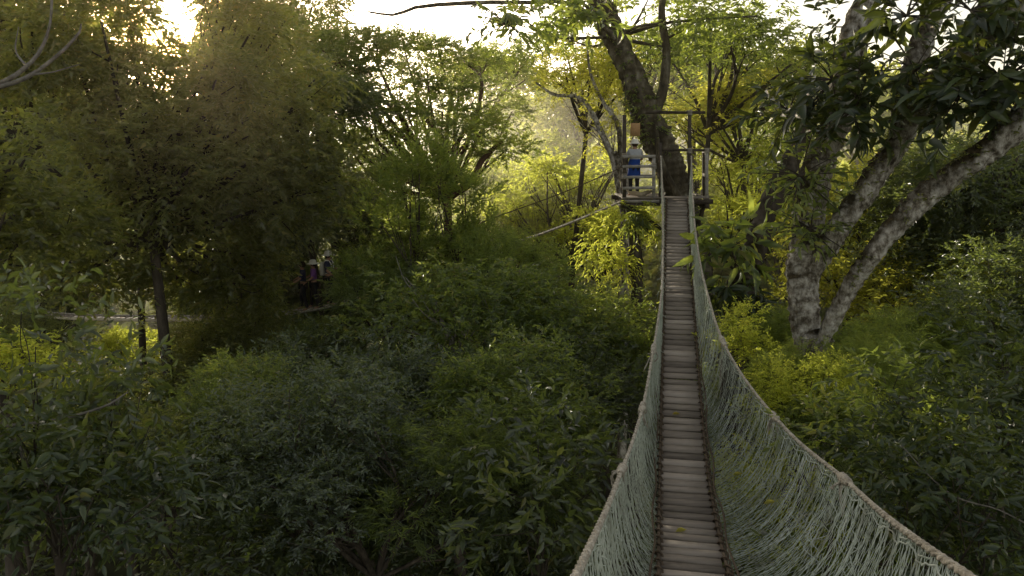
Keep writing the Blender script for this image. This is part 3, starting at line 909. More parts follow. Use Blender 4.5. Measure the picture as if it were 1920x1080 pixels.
# far wood on the hill: reads as one mass
rng = np.random.default_rng(400)
mb = MB()
cm_pts = []
for i in range(420):
    y = rng.uniform(50, 330) if i > 130 else rng.uniform(46, 80)
    x = rng.uniform(-.95, .95) * (y * .95 + 20)
    g = float(ground_z(x, y))
    h = rng.uniform(9, 15)
    if abs(x / y + .28) < .14:
        h *= .8
    for k in range(5):
        cm_pts.append((x + rng.normal(0, 2), y + rng.normal(0, 2), g + h - rng.uniform(0, 4), rng.uniform(2, 3.2), rng.uniform(2, 3.2), rng.uniform(1.6, 2.6)))
C, D, T = lobe_points(rng, cm_pts, 3.2, gap=-1)
sprays(mb, rng, C, D, 1.2, 6, .75, .42, tint0=T)
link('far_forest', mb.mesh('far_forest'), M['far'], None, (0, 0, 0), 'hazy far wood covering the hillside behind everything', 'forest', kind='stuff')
rng = np.random.default_rng(401)
mb = MB()
cl = []
for i in range(420):
    y = rng.uniform(8, 80)
    x = rng.uniform(-.9, .9) * (y * .9 + 12)
    g = float(ground_z(x, y))
    cl.append((x, y, g + rng.uniform(1.0, 6), rng.uniform(1.4, 2.6), rng.uniform(1.4, 2.6), rng.uniform(1.0, 2.0)))
C, D, T = lobe_points(rng, cl, 5, gap=-1)
sprays(mb, rng, C, D, .7, 7, .34, .15, tint0=T)
link('undergrowth', mb.mesh('undergrowth'), M['dark'], None, (0, 0, 0), 'dark leafy undergrowth filling the forest floor', 'undergrowth', kind='stuff')


# ------------------------------------------------------------------ the long net bridge
ZK = np.array([[-1.0, -1.45], [1.5, -2.15], [4, -3.1], [6.7, -3.93], [9, -4.33], [11, -4.42], [13.7, -4.08], [15.8, -3.68], [20.4, -2.70], [24.3, -1.66]])


def zdeck(y):
    y = np.asarray(y, float)
    q = catmull(ZK, 400)
    return np.interp(y, q[:, 0], q[:, 1])


def xdeck(y):
    return 0.40 + 0.19 * np.asarray(y, float)


HW = 0.31
side = nrm(np.array([1.0, -0.19, 0]))
along = nrm(np.array([0.19, 1.0, 0]))
RR = np.array([[292, 1296], [350, 1298], [420, 1302], [500, 1313], [550, 1326], [593, 1338], [631, 1349], [648, 1359], [676, 1373], [703, 1390], [713, 1396], [780, 1450], [842, 1508], [892, 1579], [947, 1633], [1013, 1717], [1078, 1812], [1180, 1960]], float)
RL = np.array([[292, 1239], [372, 1243], [480, 1243], [550, 1241], [593, 1234.5], [640, 1228], [695, 1218], [742, 1210], [763, 1206], [859, 1176], [884, 1163], [930, 1148], [1078, 1081], [1180, 1030]], float)


def rope_pts(table):
    out = []
    for y in np.linspace(1.6, 24.3, 90):
        c = np.array([xdeck(y), y, zdeck(y)])
        h = np.interp(y, [1.6, 5, 12, 20, 24.3], [1.0, 1.02, 1.08, 1.2, 1.3])
        q = c + [0, 0, h]
        px, py, d = proj(q)
        tx = np.interp(py, table[:, 0], table[:, 1])
        x = (tx - 960) / FPX * d
        # the rope runs straight above the deck edge, offset sideways in the plane across the bridge
        out.append([x, y, q[2]])
    o = np.array(out)
    k = np.ones(7) / 7
    pad = np.vstack([np.repeat(o[:1], 3, 0), o, np.repeat(o[-1:], 3, 0)])
    sm = np.stack([np.convolve(pad[:, i], k, 'valid') for i in range(3)], -1)
    sm[:3], sm[-3:] = o[:3], o[-3:]
    return sm


ropeR, ropeL = rope_pts(RR), rope_pts(RL)
bo = np.array([xdeck(12.0), 12.0, zdeck(12.0)])
bridge = thing('net_bridge', 'long hanging plank bridge with pale net sides leading to the platform', 'bridge', bo)

# deck planks
mb = MB()
rng = np.random.default_rng(500)
y = 0.2
while y < 24.25:
    c = np.array([xdeck(y), y, zdeck(y)])
    t = np.array([0.19, 1.0, float(zdeck(y + .05) - zdeck(y - .05)) / .1])
    t = nrm(t)
    s = nrm(side + [0, 0, rng.normal(0, .012)] + along * rng.normal(0, .012))
    w = 0.19 + rng.uniform(-.035, .018)
    box(mb, c + [0, 0, rng.uniform(-.005, .005)] - bo + side * rng.normal(0, .008), (2 * HW + rng.uniform(-.02, .02), w, .034), np.stack([s, t, np.cross(s, t)]), np.clip(rng.normal(.5, .32), .02, 1))
    y += 0.24 / math.sqrt(1 + (t[2] / t[1]) ** 2)
link('deck', mb.mesh('deck'), M['deck'], bridge)
# ladder rails below the planks
mb = MB()
ys = np.linspace(0, 24.3, 120)
ctr = np.stack([xdeck(ys), ys, zdeck(ys) - .05], -1) - bo
for sgn in (-1, 1):
    tube(mb, ctr + side * sgn * .2, .03, 6)
link('ladder_rail', mb.mesh('ladder_rail', True), M['darkwood'], bridge)
# lashed edge cords
for sgn in (-1, 1):
    mb = MB()
    n = 700
    ys = np.linspace(.3, 24.3, n)
    q = np.stack([xdeck(ys), ys, zdeck(ys) + .02], -1) - bo + side * sgn * (HW + .015)
    tube(mb, q, .022, 5, .3, rng)
    ph = ys * 26
    q2 = q + side * (np.cos(ph) * .04)[:, None] + np.array([0, 0, 1.0]) * (np.sin(ph) * .04)[:, None]
    tube(mb, q2, .012, 4)
    q3 = q + side * sgn * (.06 + .02 * np.sin(ys * 3.1))[:, None] + np.stack([0 * ys, 0 * ys, .05 + .02 * np.sin(ys * 4.3 + 1)], -1)
    tube(mb, q3, .012, 4, .2, rng)
    link('edge_cord', mb.mesh('edge_cord', True), M['edge'], bridge)
# handrails with their wrapped knots
for rp, knots in ((ropeL, (763, 880, 655)), (ropeR, (640, 781, 900))):
    mb = MB()
    n = 420
    q = catmull(rp - bo, n)
    a = np.linspace(0, 200, n)
    tube(mb, q, .015 + .003 * np.sin(a * 2.3), 8, .12, rng)
    for k_ in range(3):
        ph = a * 2.2 + k_ * 2.09
        tube(mb, q + np.stack([np.cos(ph) * .014, 0 * ph, np.sin(ph) * .014], -1), .010, 5)
    py = np.array([proj(p + bo)[1] for p in q])
    rl = link('handrail', mb.mesh('handrail', True), M['rope'], bridge)
    for kk in knots:
        i = int(np.argmin(abs(py - kk)))
        mb = MB()
        seg = q[max(0, i - 4):i + 5]
        tube(mb, seg, np.array([.022, .036, .046, .037, .048, .04, .046, .033, .022])[:len(seg)], 9, .2, rng)
        m0 = q[i]
        for s_ in range(5):
            e = m0 + rng.normal(0, .05, 3) + [0, 0, -.12 - .05 * s_]
            tube(mb, catmull([m0, (m0 + e) / 2 + rng.normal(0, .04, 3), e], 6), .011, 5)
        link('knot', mb.mesh('knot', True), M['rope'], rl)
# nets: knotted diamonds hanging from the handrail and drawn in under the deck edge
for rp, sgn in ((ropeL, -1), (ropeR, 1)):
    mb = MB()
    ry = rp[:, 1]
    ds, rows = (.041, 19) if sgn > 0 else (.045, 17)
    ncol = int(23.0 / ds)
    I, Jr = np.meshgrid(np.arange(ncol), np.arange(rows + 1), indexing='ij')
    yy = 1.2 + (I + .5 * (Jr % 2)) * ds
    tt = Jr / rows
    yy = yy + .035 * np.sin(yy * 3.1) * np.sin(tt * 3) + .02 * np.sin(yy * 9.7 + tt * 2)

    def surf(yy, t):
        top = np.stack([np.interp(yy, ry, rp[:, i]) for i in range(3)], -1)
        bot = np.stack([xdeck(yy), yy, zdeck(yy) - .01], -1) + side * sgn * (HW + .03)
        ctl = bot * .2 + top * .8
        ctl[..., 2] = bot[..., 2] * .86 + top[..., 2] * .14 - .03 * np.sin(yy * 2.3)
        t = t[..., None]
        p = bot * (1 - t) ** 2 + ctl * 2 * t * (1 - t) + top * t ** 2
        f = (.014 * np.sin(yy * 21 + 2 * np.sin(yy * 1.3)) + .006 * np.sin(yy * 43 + 1)) * np.sin(np.pi * t[..., 0] * .9)
        p = p + side * (sgn * f)[..., None]
        return p - bo
    q = surf(yy, tt) + rng.normal(0, .0045, (*yy.shape, 3))
    odd = (np.arange(rows) % 2)
    A, B = [], []
    for j in range(rows):
        A.append(q[:, j]); B.append(q[:, j + 1])
        if j % 2 == 0:
            A.append(q[1:, j]); B.append(q[:-1, j + 1])
        else:
            A.append(q[:-1, j]); B.append(q[1:, j + 1])
    A, B = np.concatenate(A), np.concatenate(B)
    keep = rng.random(len(A)) > .025
    A, B = A[keep], B[keep]
    m = len(A)
    tg = nrm(B - A)
    s1 = nrm(np.cross(tg, np.array([.3, 1.0, .2])))
    s2 = np.cross(s1, tg)
    r = (.00175 if sgn > 0 else .0021) * rng.uniform(.75, 1.35, (m, 1))
    V = []
    for e in (A, B):
        for k_ in range(3):
            an = 2.094 * k_
            V.append(e + r * (math.cos(an) * s1 + math.sin(an) * s2))
    i_ = np.arange(m)
    f = np.concatenate([np.stack([i_ + k_ * m, i_ + ((k_ + 1) % 3) * m, i_ + (3 + (k_ + 1) % 3) * m, i_ + (3 + k_) * m], -1) for k_ in range(3)])
    mb.add(np.concatenate(V), f)
    # gathered cords along the top and loose torn ends
    for t0 in (.96, .985, .02):
        ys = np.linspace(1.7, 24.2, 420)
        tube(mb, surf(ys, np.full(420, t0) + .012 * np.sin(ys * 11 + t0 * 9)) + rng.normal(0, .006, (420, 3)), .006, 3)
    for k_ in range(170):
        y0 = rng.uniform(2, 23)
        t0 = rng.uniform(.55, .98)
        a0 = surf(np.array([y0]), np.array([t0]))[0]
        L0 = rng.uniform(.08, .3)
        tube(mb, catmull([a0, a0 + [rng.normal(0, .04), rng.normal(0, .04), -L0 * .5], a0 + [rng.normal(0, .05), rng.normal(0, .05), -L0]], 6), .004, 3, cap=False)
    link('net', mb.mesh('net'), M['net'], bridge)

# a few fallen leaves caught on the bridge
for i, (yy, t0, lab) in enumerate([(9.2, .35, 'curled tan leaf caught low in the net'), (12.2, .0, 'yellow leaf lying on the planks in mid span'), (8.1, .0, 'curled brown leaf on the planks at the bottom of the view'), (7.6, .5, 'tan leaf hanging in the net nearest the bottom edge')]):
    mb = MB()
    leaves(mb, np.zeros((1, 3)), np.array([[.8, .3, .1]]), np.array([[.1, -.5, 1.0]]), .15, .06, np.array([.9]), True)
    if t0 > 0:
        p = np.array([np.interp(yy, ropeR[:, 1], ropeR[:, k]) for k in range(3)]) * t0 + (np.array([xdeck(yy), yy, zdeck(yy)]) + side * .34) * (1 - t0) - side * .04
    else:
        p = np.array([xdeck(yy) - .15, yy, zdeck(yy) + .035])
    link('fallen_leaf', mb.mesh('fallen_leaf'), M['gold'], None, p, lab, 'leaf')

# ------------------------------------------------------------------ platform
pd = 24.45
plat0 = P(1250, 374, 25.4)
plat = thing('platform', 'wooden lookout platform wrapped round the leaning tree', 'platform', plat0)


def W_(px, py, d):
    return P(px, py, d) - plat0


fl = float(P(1268, 372, 24.35)[2])
mb = MB()
x0, x1 = P(1168, 372, 24.4)[0], P(1329, 372, 24.4)[0]
yf, yb = 24.42, 26.6
for i in range(14):
    yy = yf + (i + .5) * (yb - yf) / 14
    xs = [(x0, x1)]
    if 25.1 < yy < 26.4:
        tx = P(1268, 360, 25.8)[0]
        xs = [(x0, tx - .62), (tx + .62, x1)]
    for a, b in xs:
        box(mb, np.array([(a + b) / 2, yy, fl + .01]) - plat0, (b - a, .14, .04), tint=.3 + .05 * (i % 5))
link('floor', mb.mesh('floor'), M['deck'], plat)
mb = MB()
for yy in (yf + .05, yb - .1):
    bar(mb, np.array([x0 - .1, yy, fl - .1]) - plat0, np.array([x1 + .12, yy, fl - .1]) - plat0, .1, .14)
for xx in (x0 + .06, x1 - .06):
    bar(mb, np.array([xx, yf - .12, fl - .24]) - plat0, np.array([xx, yb, fl - .24]) - plat0, .1, .13)
bar(mb, W_(1168, 384, 24.3), W_(1238, 384, 24.3), .08, .06)
link('beam', mb.mesh('beam'), M['darkwood'], plat)
# posts
for (px, ya, yb_, w, m) in ((1170.5, 383, 216, .11, 'darkwood'), (1226, 375, 292, .085, 'greywood'), (1325, 376, 280, .09, 'greywood'), (1293, 376, 208, .095, 'darkwood'), (1238, 376, 268, .09, 'darkwood')):
    mb = MB()
    bar(mb, W_(px, ya, pd), W_(px, yb_, pd), w, w)
    link('post', mb.mesh('post'), M[m], plat)
# front slats on the left bay
for py in (293, 311.5, 331.5, 352):
    mb = MB()
    bar(mb, W_(1167, py + 1, pd - .07), W_(1229, py, pd - .07), .03, .085)
    link('slat', mb.mesh('slat'), M['greywood'], plat)
mb = MB()
bar(mb, W_(1171, 377.5, pd - .1), W_(1236, 377.5, pd - .1), .03, .085)
link('kick_board', mb.mesh('kick_board'), M['greywood'], plat)
# back and side rails
for (a, b, m) in (((1240, 281, pd), (1329, 282, pd), 'darkwood'), ((1325, 283, pd), (1318, 284, 26.5), 'greywood'), ((1326, 330, pd), (1319, 327, 26.5), 'darkwood'),
                  ((1170, 292, pd), (1176, 293, 26.5), 'darkwood'), ((1170, 330, pd), (1176, 328, 26.5), 'darkwood'),
                  ((1176, 293, 26.5), (1225, 293, 26.5), 'darkwood'), ((1176, 312, 26.5), (1225, 312, 26.5), 'darkwood'), ((1176, 330, 26.5), (1225, 330, 26.5), 'darkwood'),
                  ((1210, 211, pd), (1322, 211, pd), 'darkwood'), ((1293, 300, pd), (1239, 300, pd), 'darkwood')):
    if a[1] == 300:
        continue
    mb = MB()
    bar(mb, W_(*a), W_(*b), .07, .085)
    link('rail', mb.mesh('rail'), M[m], plat)
for px in (1176, 1225, 1319):
    mb = MB()
    bar(mb, W_(px, 370, 26.5), W_(px, 285, 26.5), .08, .08)
    link('post', mb.mesh('post'), M['darkwood'], plat)
# sagging canvas sling behind the slats
mb = MB()
n, k = 16, 10
g = np.zeros((n, k, 3))
for i in range(n):
    for j in range(k):
        u, v = i / (n - 1), j / (k - 1)
        p = W_(1174 + 52 * u, 355 + 2 * v, pd + .05 + .35 * v)
        p[2] -= .22 * math.sin(math.pi * u) ** .8 * math.sin(math.pi * min(1, v * .8 + .1)) + .02 * math.sin(u * 14)
        g[i, j] = p
idx = np.arange(n * k).reshape(n, k)
mb.add(g.reshape(-1, 3), np.stack([idx[:-1, :-1], idx[1:, :-1], idx[1:, 1:], idx[:-1, 1:]], -1).reshape(-1, 4))
link('canvas_sling', mb.mesh('canvas_sling', True), M['canvas'], plat)
# cables from the crossbar up to the trunk
mb = MB()
for a, b in (((1315, 211, pd), (1190, 120, 25.6)), ((1212, 211, pd), (1180, 110, 25.6)), ((1171, 218, pd), (1175, 100, 25.6))):
    tube(mb, catmull([W_(*a), W_(*b)], 5), .012, 4)
link('cable', mb.mesh('cable', True), M['darkwood'], plat)
for (a, b) in (((1176, 380, 24.6), (1225, 440, 25.4)), ((1322, 380, 24.6), (1300, 445, 25.6)), ((1176, 380, 26.4), (1240, 430, 26.0))):
    mb = MB()
    bar(mb, W_(*a), W_(*b), .09, .09)
    link('brace', mb.mesh('brace'), M['darkwood'], plat)
for (px, py) in ((1170.5, 293), (1170.5, 331), (1226, 312), (1325, 283), (1293, 283), (1293, 212), (1170.5, 377), (1293, 372), (1325, 372)):
    mb = MB()
    for k_ in range(4):
        c = W_(px, py - 4 + 2.6 * k_, pd)
        a_ = np.linspace(0, 6.28, 13)
        tube(mb, c + np.stack([np.cos(a_) * .075, np.sin(a_) * .075, a_ * .002], -1), .014, 4)
    link('lashing', mb.mesh('lashing', True), M['rope'], plat)
# board on the tree
mb = MB()
bc = P(1191, 243, 25.05)
box(mb, (0, 0, 0), (.30, .03, .40))
bev = mb.mesh('board')
link('wooden_board', bev, M['board'], None, bc, 'plain tan wooden board fixed to the tree above the person in blue', 'board')

# ------------------------------------------------------------------ second walkway running off behind the trees
W2 = [P(1168, 377, 24.5), P(1050, 426, 25), P(920, 472, 25.6), P(790, 522, 26.1), P(660, 562, 26.6), P(590, 580, 26.8), P(490, 592, 27.2), P(390, 597, 27.6), P(230, 597, 28.2), P(80, 591, 28.8), P(-80, 575, 29.5), P(-300, 540, 30.2)]
w2 = catmull(W2, 400)
w2o = w2[200].copy()
walk = thing('walkway', 'rope walkway sloping from the platform down behind the dark trees', 'bridge', w2o)
tg = nrm(np.gradient(w2, axis=0))
ns = nrm(np.cross(tg, [0, 0, 1.0]))
arc = np.concatenate([[0], np.cumsum(np.linalg.norm(np.diff(w2, axis=0), axis=1))])
mb = MB()
for s in np.arange(.1, arc[-1], .24):
    c = np.array([np.interp(s, arc, w2[:, i]) for i in range(3)])
    i = int(np.argmin(abs(arc - s)))
    box(mb, c - w2o, (.21, .46 if s < 14 else .6, .045), np.stack([tg[i], ns[i], np.cross(ns[i], tg[i]) * -1]), rng.uniform(.4, .95))
link('deck', mb.mesh('deck'), M['deck'], walk)
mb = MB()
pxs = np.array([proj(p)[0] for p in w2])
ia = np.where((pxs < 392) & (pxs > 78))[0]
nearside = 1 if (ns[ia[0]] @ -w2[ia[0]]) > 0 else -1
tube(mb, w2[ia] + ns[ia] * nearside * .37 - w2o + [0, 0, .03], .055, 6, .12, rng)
link('painted_sun_edge', mb.mesh('painted_sun_edge', True), M['canvas'], walk)  # added pale bar; its colour stands in for sun on the edge
for sg in (-1, 1):
    mb = MB()
    tube(mb, w2 + ns * sg * .32 - w2o + [0, 0, .02], np.interp(np.arange(400), [0, 130, 230, 400], [.02, .02, .05, .05]), 6, .15, rng)
    link('edge_cord', mb.mesh('edge_cord', True), M['rope'], walk)
    mb = MB()
    top = w2 + ns * sg * .55 + [0, 0, 1.05] - w2o
    tube(mb, top, .014, 5)
    link('handrail', mb.mesh('handrail', True), M['edge'], walk)
    mb = MB()
    for s in np.arange(.2, arc[-1], .2):
        for fam in (-.1, .1):
            ia = int(np.argmin(abs(arc - s)))
            ib = int(np.clip(np.argmin(abs(arc - s - fam)), 0, 399))
            tube(mb, np.stack([w2[ia] + ns[ia] * sg * .33 - w2o, (w2[ia] + ns[ia] * sg * .46 - w2o + top[ib] + [0, 0, -.52]) / 2 + [0, 0, .24], top[ib]]), .003, 3, cap=False)
    link('net', mb.mesh('net'), M['edge'], walk)


# ------------------------------------------------------------------ people
def skin_mesh(verts, edges, radii, root=0, sub=2):
    me = bpy.data.meshes.new('body')
    me.from_pydata([tuple(map(float, v)) for v in verts], edges, [])
    o = bpy.data.objects.new('tmp', me)
    COL.objects.link(o)
    o.modifiers.new('skin', 'SKIN').use_smooth_shade = True
    sk = me.skin_vertices[0].data
    for i, r in enumerate(radii):
        sk[i].radius = r if isinstance(r, tuple) else (r, r)
    sk[root].use_root = True
    s = o.modifiers.new('sub', 'SUBSURF')
    s.levels = sub
    s.render_levels = sub
    dg = bpy.context.evaluated_depsgraph_get()
    m = bpy.data.meshes.new_from_object(o.evaluated_get(dg))
    bpy.data.objects.remove(o)
    m.materials.clear()
    return m


def lathe(mb, prof, k=20, sx=1.0, sy=1.0, off=(0, 0, 0)):
    a = np.linspace(0, 2 * np.pi, k, endpoint=False)
    v = np.array([[r * math.cos(t) * sx, r * math.sin(t) * sy, z] for r, z in prof for t in a]) + np.array(off)
    i = np.arange(len(prof) - 1)[:, None] * k
    j = np.arange(k)[None, :]
    mb.add(v, np.stack([i + j, i + (j + 1) % k, i + k + (j + 1) % k, i + k + j], -1).reshape(-1, 4))


def person(loc, rz, h, label, shirt, trousers, hat=None, hair='brown_hair', pack=None, wrap=None, arms='rail', stride=.0, group=None):
    s = h / 1.75
    t = thing('person', label, 'person', loc, group)
    t.rotation_euler = (0, 0, rz)
    t.scale = (s, s, s)
    # front of the figure is +Y
    J = dict(pel=(0, 0, .95), spine=(0, 0, 1.12), chest=(0, .01, 1.32), neckb=(0, 0, 1.45), neck=(0, .01, 1.52), head=(0, .03, 1.62), crown=(0, .02, 1.71))
    hp = {}
    for sg, n in ((-1, 'l'), (1, 'r')):
        st_ = stride * sg
        J['hip' + n] = (.10 * sg, 0, .90)
        J['knee' + n] = (.11 * sg, .03 + st_ * .6, .49)
        J['ank' + n] = (.11 * sg, -.02 + st_, .09)
        J['toe' + n] = (.13 * sg, .15 + st_, .03)
        J['sho' + n] = (.185 * sg, 0, 1.42)
        if arms == 'rail':
            J['elb' + n] = (.27 * sg, .08, 1.17)
            J['wri' + n] = (.25 * sg, .32, 1.12)
        elif arms == 'ropes':
            J['elb' + n] = (.36 * sg, .06, 1.20)
            J['wri' + n] = (.44 * sg, .26, 1.08)
        else:
            J['elb' + n] = (.24 * sg, -.02, 1.14)
            J['wri' + n] = (.25 * sg, .10, .92)
        w = np.array(J['wri' + n]); e = np.array(J['elb' + n])
        fd = nrm(w - e)
        J['palm' + n] = tuple(w + fd * .07)
        lat = np.array([1.0, 0, 0]) * sg
        for q, (ox, ln) in enumerate(((-.032, .075), (-.011, .085), (.011, .08), (.032, .062))):
            b = w + fd * .085 + lat * ox
            J['f%d' % q + n] = tuple(b + fd * ln * .55 + [0, 0, -.012])
            J['g%d' % q + n] = tuple(b + fd * ln * .85 + [0, 0, -.045])
        J['th' + n] = tuple(w + fd * .05 - lat * .055 + [0, 0, -.01])
    names = list(J)
    E = [('pel', 'spine'), ('spine', 'chest'), ('chest', 'neckb'), ('neckb', 'neck'), ('neck', 'head'), ('head', 'crown')]
    rad = dict(pel=(.145, .105), spine=(.135, .10), chest=(.155, .11), neckb=(.085, .075), neck=(.052, .055), head=(.078, .095), crown=(.05, .06))
    for n in 'lr':
        E += [('pel', 'hip' + n), ('hip' + n, 'knee' + n), ('knee' + n, 'ank' + n), ('ank' + n, 'toe' + n), ('chest', 'sho' + n), ('sho' + n, 'elb' + n), ('elb' + n, 'wri' + n), ('wri' + n, 'palm' + n), ('palm' + n, 'th' + n)]
        rad.update({'hip' + n: .095, 'knee' + n: .06, 'ank' + n: .04, 'toe' + n: .035, 'sho' + n: .062, 'elb' + n: .042, 'wri' + n: .027, 'palm' + n: (.04, .018), 'th' + n: .011})
        for q in range(4):
            E += [('palm' + n, 'f%d' % q + n), ('f%d' % q + n, 'g%d' % q + n)]
            rad['f%d' % q + n] = .0095
            rad['g%d' % q + n] = .0085
    ix = {n: i for i, n in enumerate(names)}
    body = skin_mesh([J[n] for n in names], [(ix[a], ix[b]) for a, b in E], [rad[n] for n in names])
    bo_ = link('body', body, M['skin'], t)

    def cloth(nm, keys, edges, grow, mat):
        kx = {n: i for i, n in enumerate(keys)}
        rr = [tuple(x + grow for x in rad[n]) if isinstance(rad[n], tuple) else rad[n] + grow for n in keys]
        m = skin_mesh([J[n] for n in keys], [(kx[a], kx[b]) for a, b in edges], rr)
        return link(nm, m, M[mat], t)
    cloth('shirt', ['pel', 'spine', 'chest', 'neckb', 'shol', 'elbl', 'shor', 'elbr'],
          [('pel', 'spine'), ('spine', 'chest'), ('chest', 'neckb'), ('chest', 'shol'), ('shol', 'elbl'), ('chest', 'shor'), ('shor', 'elbr')], .018, shirt)
    cloth('trousers', ['pel', 'hipl', 'kneel', 'ankl', 'hipr', 'kneer', 'ankr'],
          [('pel', 'hipl'), ('hipl', 'kneel'), ('kneel', 'ankl'), ('pel', 'hipr'), ('hipr', 'kneer'), ('kneer', 'ankr')], .016, trousers)
    mb = MB()
    lathe(mb, [(.0, 1.755), (.05, 1.75), (.088, 1.715), (.098, 1.66), (.094, 1.60), (.06, 1.555)], 16, 1, 1.12, (0, -.005, 0))
    link('hair', mb.mesh('hair', True), M[hair], t)
    for sg in (-1, 1):
        mb = MB()
        lathe(mb, [(0, -.02), (.02, -.012), (.024, 0), (.02, .014), (0, .022)], 8, .5, 1, (.092 * sg, .02, 1.62))
        link('ear', mb.mesh('ear', True), M['skin'], t)
        mb = MB()
        box(mb, (.033 * sg, .122, 1.635), (.026, .012, .012))
        link('eye', mb.mesh('eye'), M['dark_cloth'], t)
    mb = MB()
    mb.add([(-.016, .115, 1.60), (.016, .115, 1.60), (0, .15, 1.60), (0, .118, 1.645)], [[0, 1, 2], [0, 2, 3], [1, 3, 2]])
    link('nose', mb.mesh('nose'), M['skin'], t)
    mb = MB()
    box(mb, (0, .118, 1.568), (.05, .01, .01))
    link('mouth', mb.mesh('mouth'), M['redbark'], t)
    if hat:
        mb = MB()
        lathe(mb, [(0, 1.80), (.06, 1.797), (.098, 1.775), (.112, 1.72), (.117, 1.68), (.19, 1.655), (.20, 1.648), (.19, 1.645), (.11, 1.668)], 24, 1, 1.12, (0, .01, 0))
        link('hat', mb.mesh('hat', True), M[hat], t)
    if pack:
        mb = MB()
        for i, (z, w_, dpt) in enumerate(((.98, .13, .08), (1.05, .155, .11), (1.2, .16, .12), (1.34, .15, .10), (1.42, .11, .06))):
            pass
        lathe(mb, [(0, .99), (.12, 1.0), (.155, 1.06), (.16, 1.2), (.15, 1.34), (.11, 1.42), (0, 1.44)], 16, 1, .62, (0, -.19, 0))
        link('backpack', mb.mesh('backpack', True), M[pack], t)
        for sg in (-1, 1):
            mb = MB()
            tube(mb, catmull([(.1 * sg, -.14, 1.40), (.11 * sg, -.02, 1.50), (.12 * sg, .12, 1.40), (.13 * sg, .10, 1.15), (.13 * sg, -.1, 1.05)], 16), .018, 5)
            link('strap', mb.mesh('strap', True), M[pack], t)
    if wrap:
        mb = MB()
        k = 24
        a = np.linspace(0, 2 * np.pi, k, endpoint=False)
        prof = [(.175, 1.16), (.185, 1.1), (.19, .95), (.20, .8), (.21, .66), (.205, .60), (.17, .60)]
        v = np.array([[r * math.cos(t_) * (1 + .05 * math.sin(5 * t_) * (1.16 - z)), r * .78 * math.sin(t_), z] for r, z in prof for t_ in a])
        i = np.arange(len(prof) - 1)[:, None] * k
        j = np.arange(k)[None, :]
        mb.add(v, np.stack([i + j, i + (j + 1) % k, i + k + (j + 1) % k, i + k + j], -1).reshape(-1, 4))
        link('jacket', mb.mesh('jacket', True), M[wrap], t)
    return t


pp = P(1188, 366, 25.0)
person((pp[0], pp[1], fl + .03), R(8), 1.72, 'person in pale hat and grey shirt with blue jacket tied on, at the platform', 'grey_cloth', 'dark_cloth', 'cream_cloth', wrap='blue_cloth', arms='rail')


def on_walk(px):
    best = min(range(400), key=lambda i: abs(proj(w2[i])[0] - px))
    return w2[best] + [0, 0, .025], math.atan2(tg[best][1], tg[best][0])


q, a = on_walk(591)
person(q, a - R(90) + R(25), 1.62, 'person in purple shirt and whitish hat walking on the far walkway', 'purple_cloth', 'dark_cloth', 'cream_cloth', arms='ropes', stride=.12)
q, a = on_walk(619)
person(q, a - R(90) + R(180), 1.80, 'person in pale cap with white pack walking behind the purple shirt', 'navy_cloth', 'dark_cloth', 'white_cloth', pack='white_cloth', arms='ropes', stride=.1)
q, a = on_walk(570)
person(q, a - R(90) + R(20), 1.66, 'bareheaded dark-haired person in dark clothes ahead of the purple shirt', 'navy_cloth', 'dark_cloth', None, arms='ropes', stride=.1)

# ------------------------------------------------------------------ haze
HAZE = 0.0075
if HAZE > 0:
    m, nt, out = new_mat('haze')
    vs = node(nt, 'ShaderNodeVolumeScatter')
    vs.inputs['Color'].default_value = (1, .93, .78, 1)
    vs.inputs['Density'].default_value = HAZE
    vs.inputs['Anisotropy'].default_value = 0.75
    nt.links.new(vs.outputs[0], out.inputs['Volume'])
    mb = MB()
    box(mb, (0, 0, 0), (420, 330, 34))
    link('haze', mb.mesh('haze'), m, None, (0, 30 + 165, -14), kind='structure')


    m, nt, out = new_mat('thin_haze')
    vs = node(nt, 'ShaderNodeVolumeScatter')
    vs.inputs['Color'].default_value = (1, .82, .55, 1)
    vs.inputs['Density'].default_value = 0.0006
    vs.inputs['Anisotropy'].default_value = 0.94
    nt.links.new(vs.outputs[0], out.inputs['Volume'])
    mb = MB()
    box(mb, (0, 0, 0), (120, 40, 40))
    link('haze', mb.mesh('haze'), m, None, (0, 9.9, -8), kind='structure')

# ------------------------------------------------------------------ light, sky, camera
sd = np.array([(325 - 960) / FPX, _cp + (525 / FPX) * _sp, -_sp + (525 / FPX) * _cp])
sd = sd / np.linalg.norm(sd)
SUN_EL = math.asin(sd[2])
SUN_AZ = math.atan2(sd[0], sd[1])
w = bpy.data.worlds.new('World')
scene.world = w
w.use_nodes = True
nt = w.node_tree
nt.nodes.clear()
wo = node(nt, 'ShaderNodeOutputWorld')
bg = node(nt, 'ShaderNodeBackground')
sky = node(nt, 'ShaderNodeTexSky', sky_type='NISHITA')
sky.sun_disc = False
sky.sun_elevation = SUN_EL
sky.sun_rotation = SUN_AZ
sky.air_density = 1.0
sky.dust_density = 2.0
sky.ozone_density = 1.0
bg.inputs['Strength'].default_value = 0.15
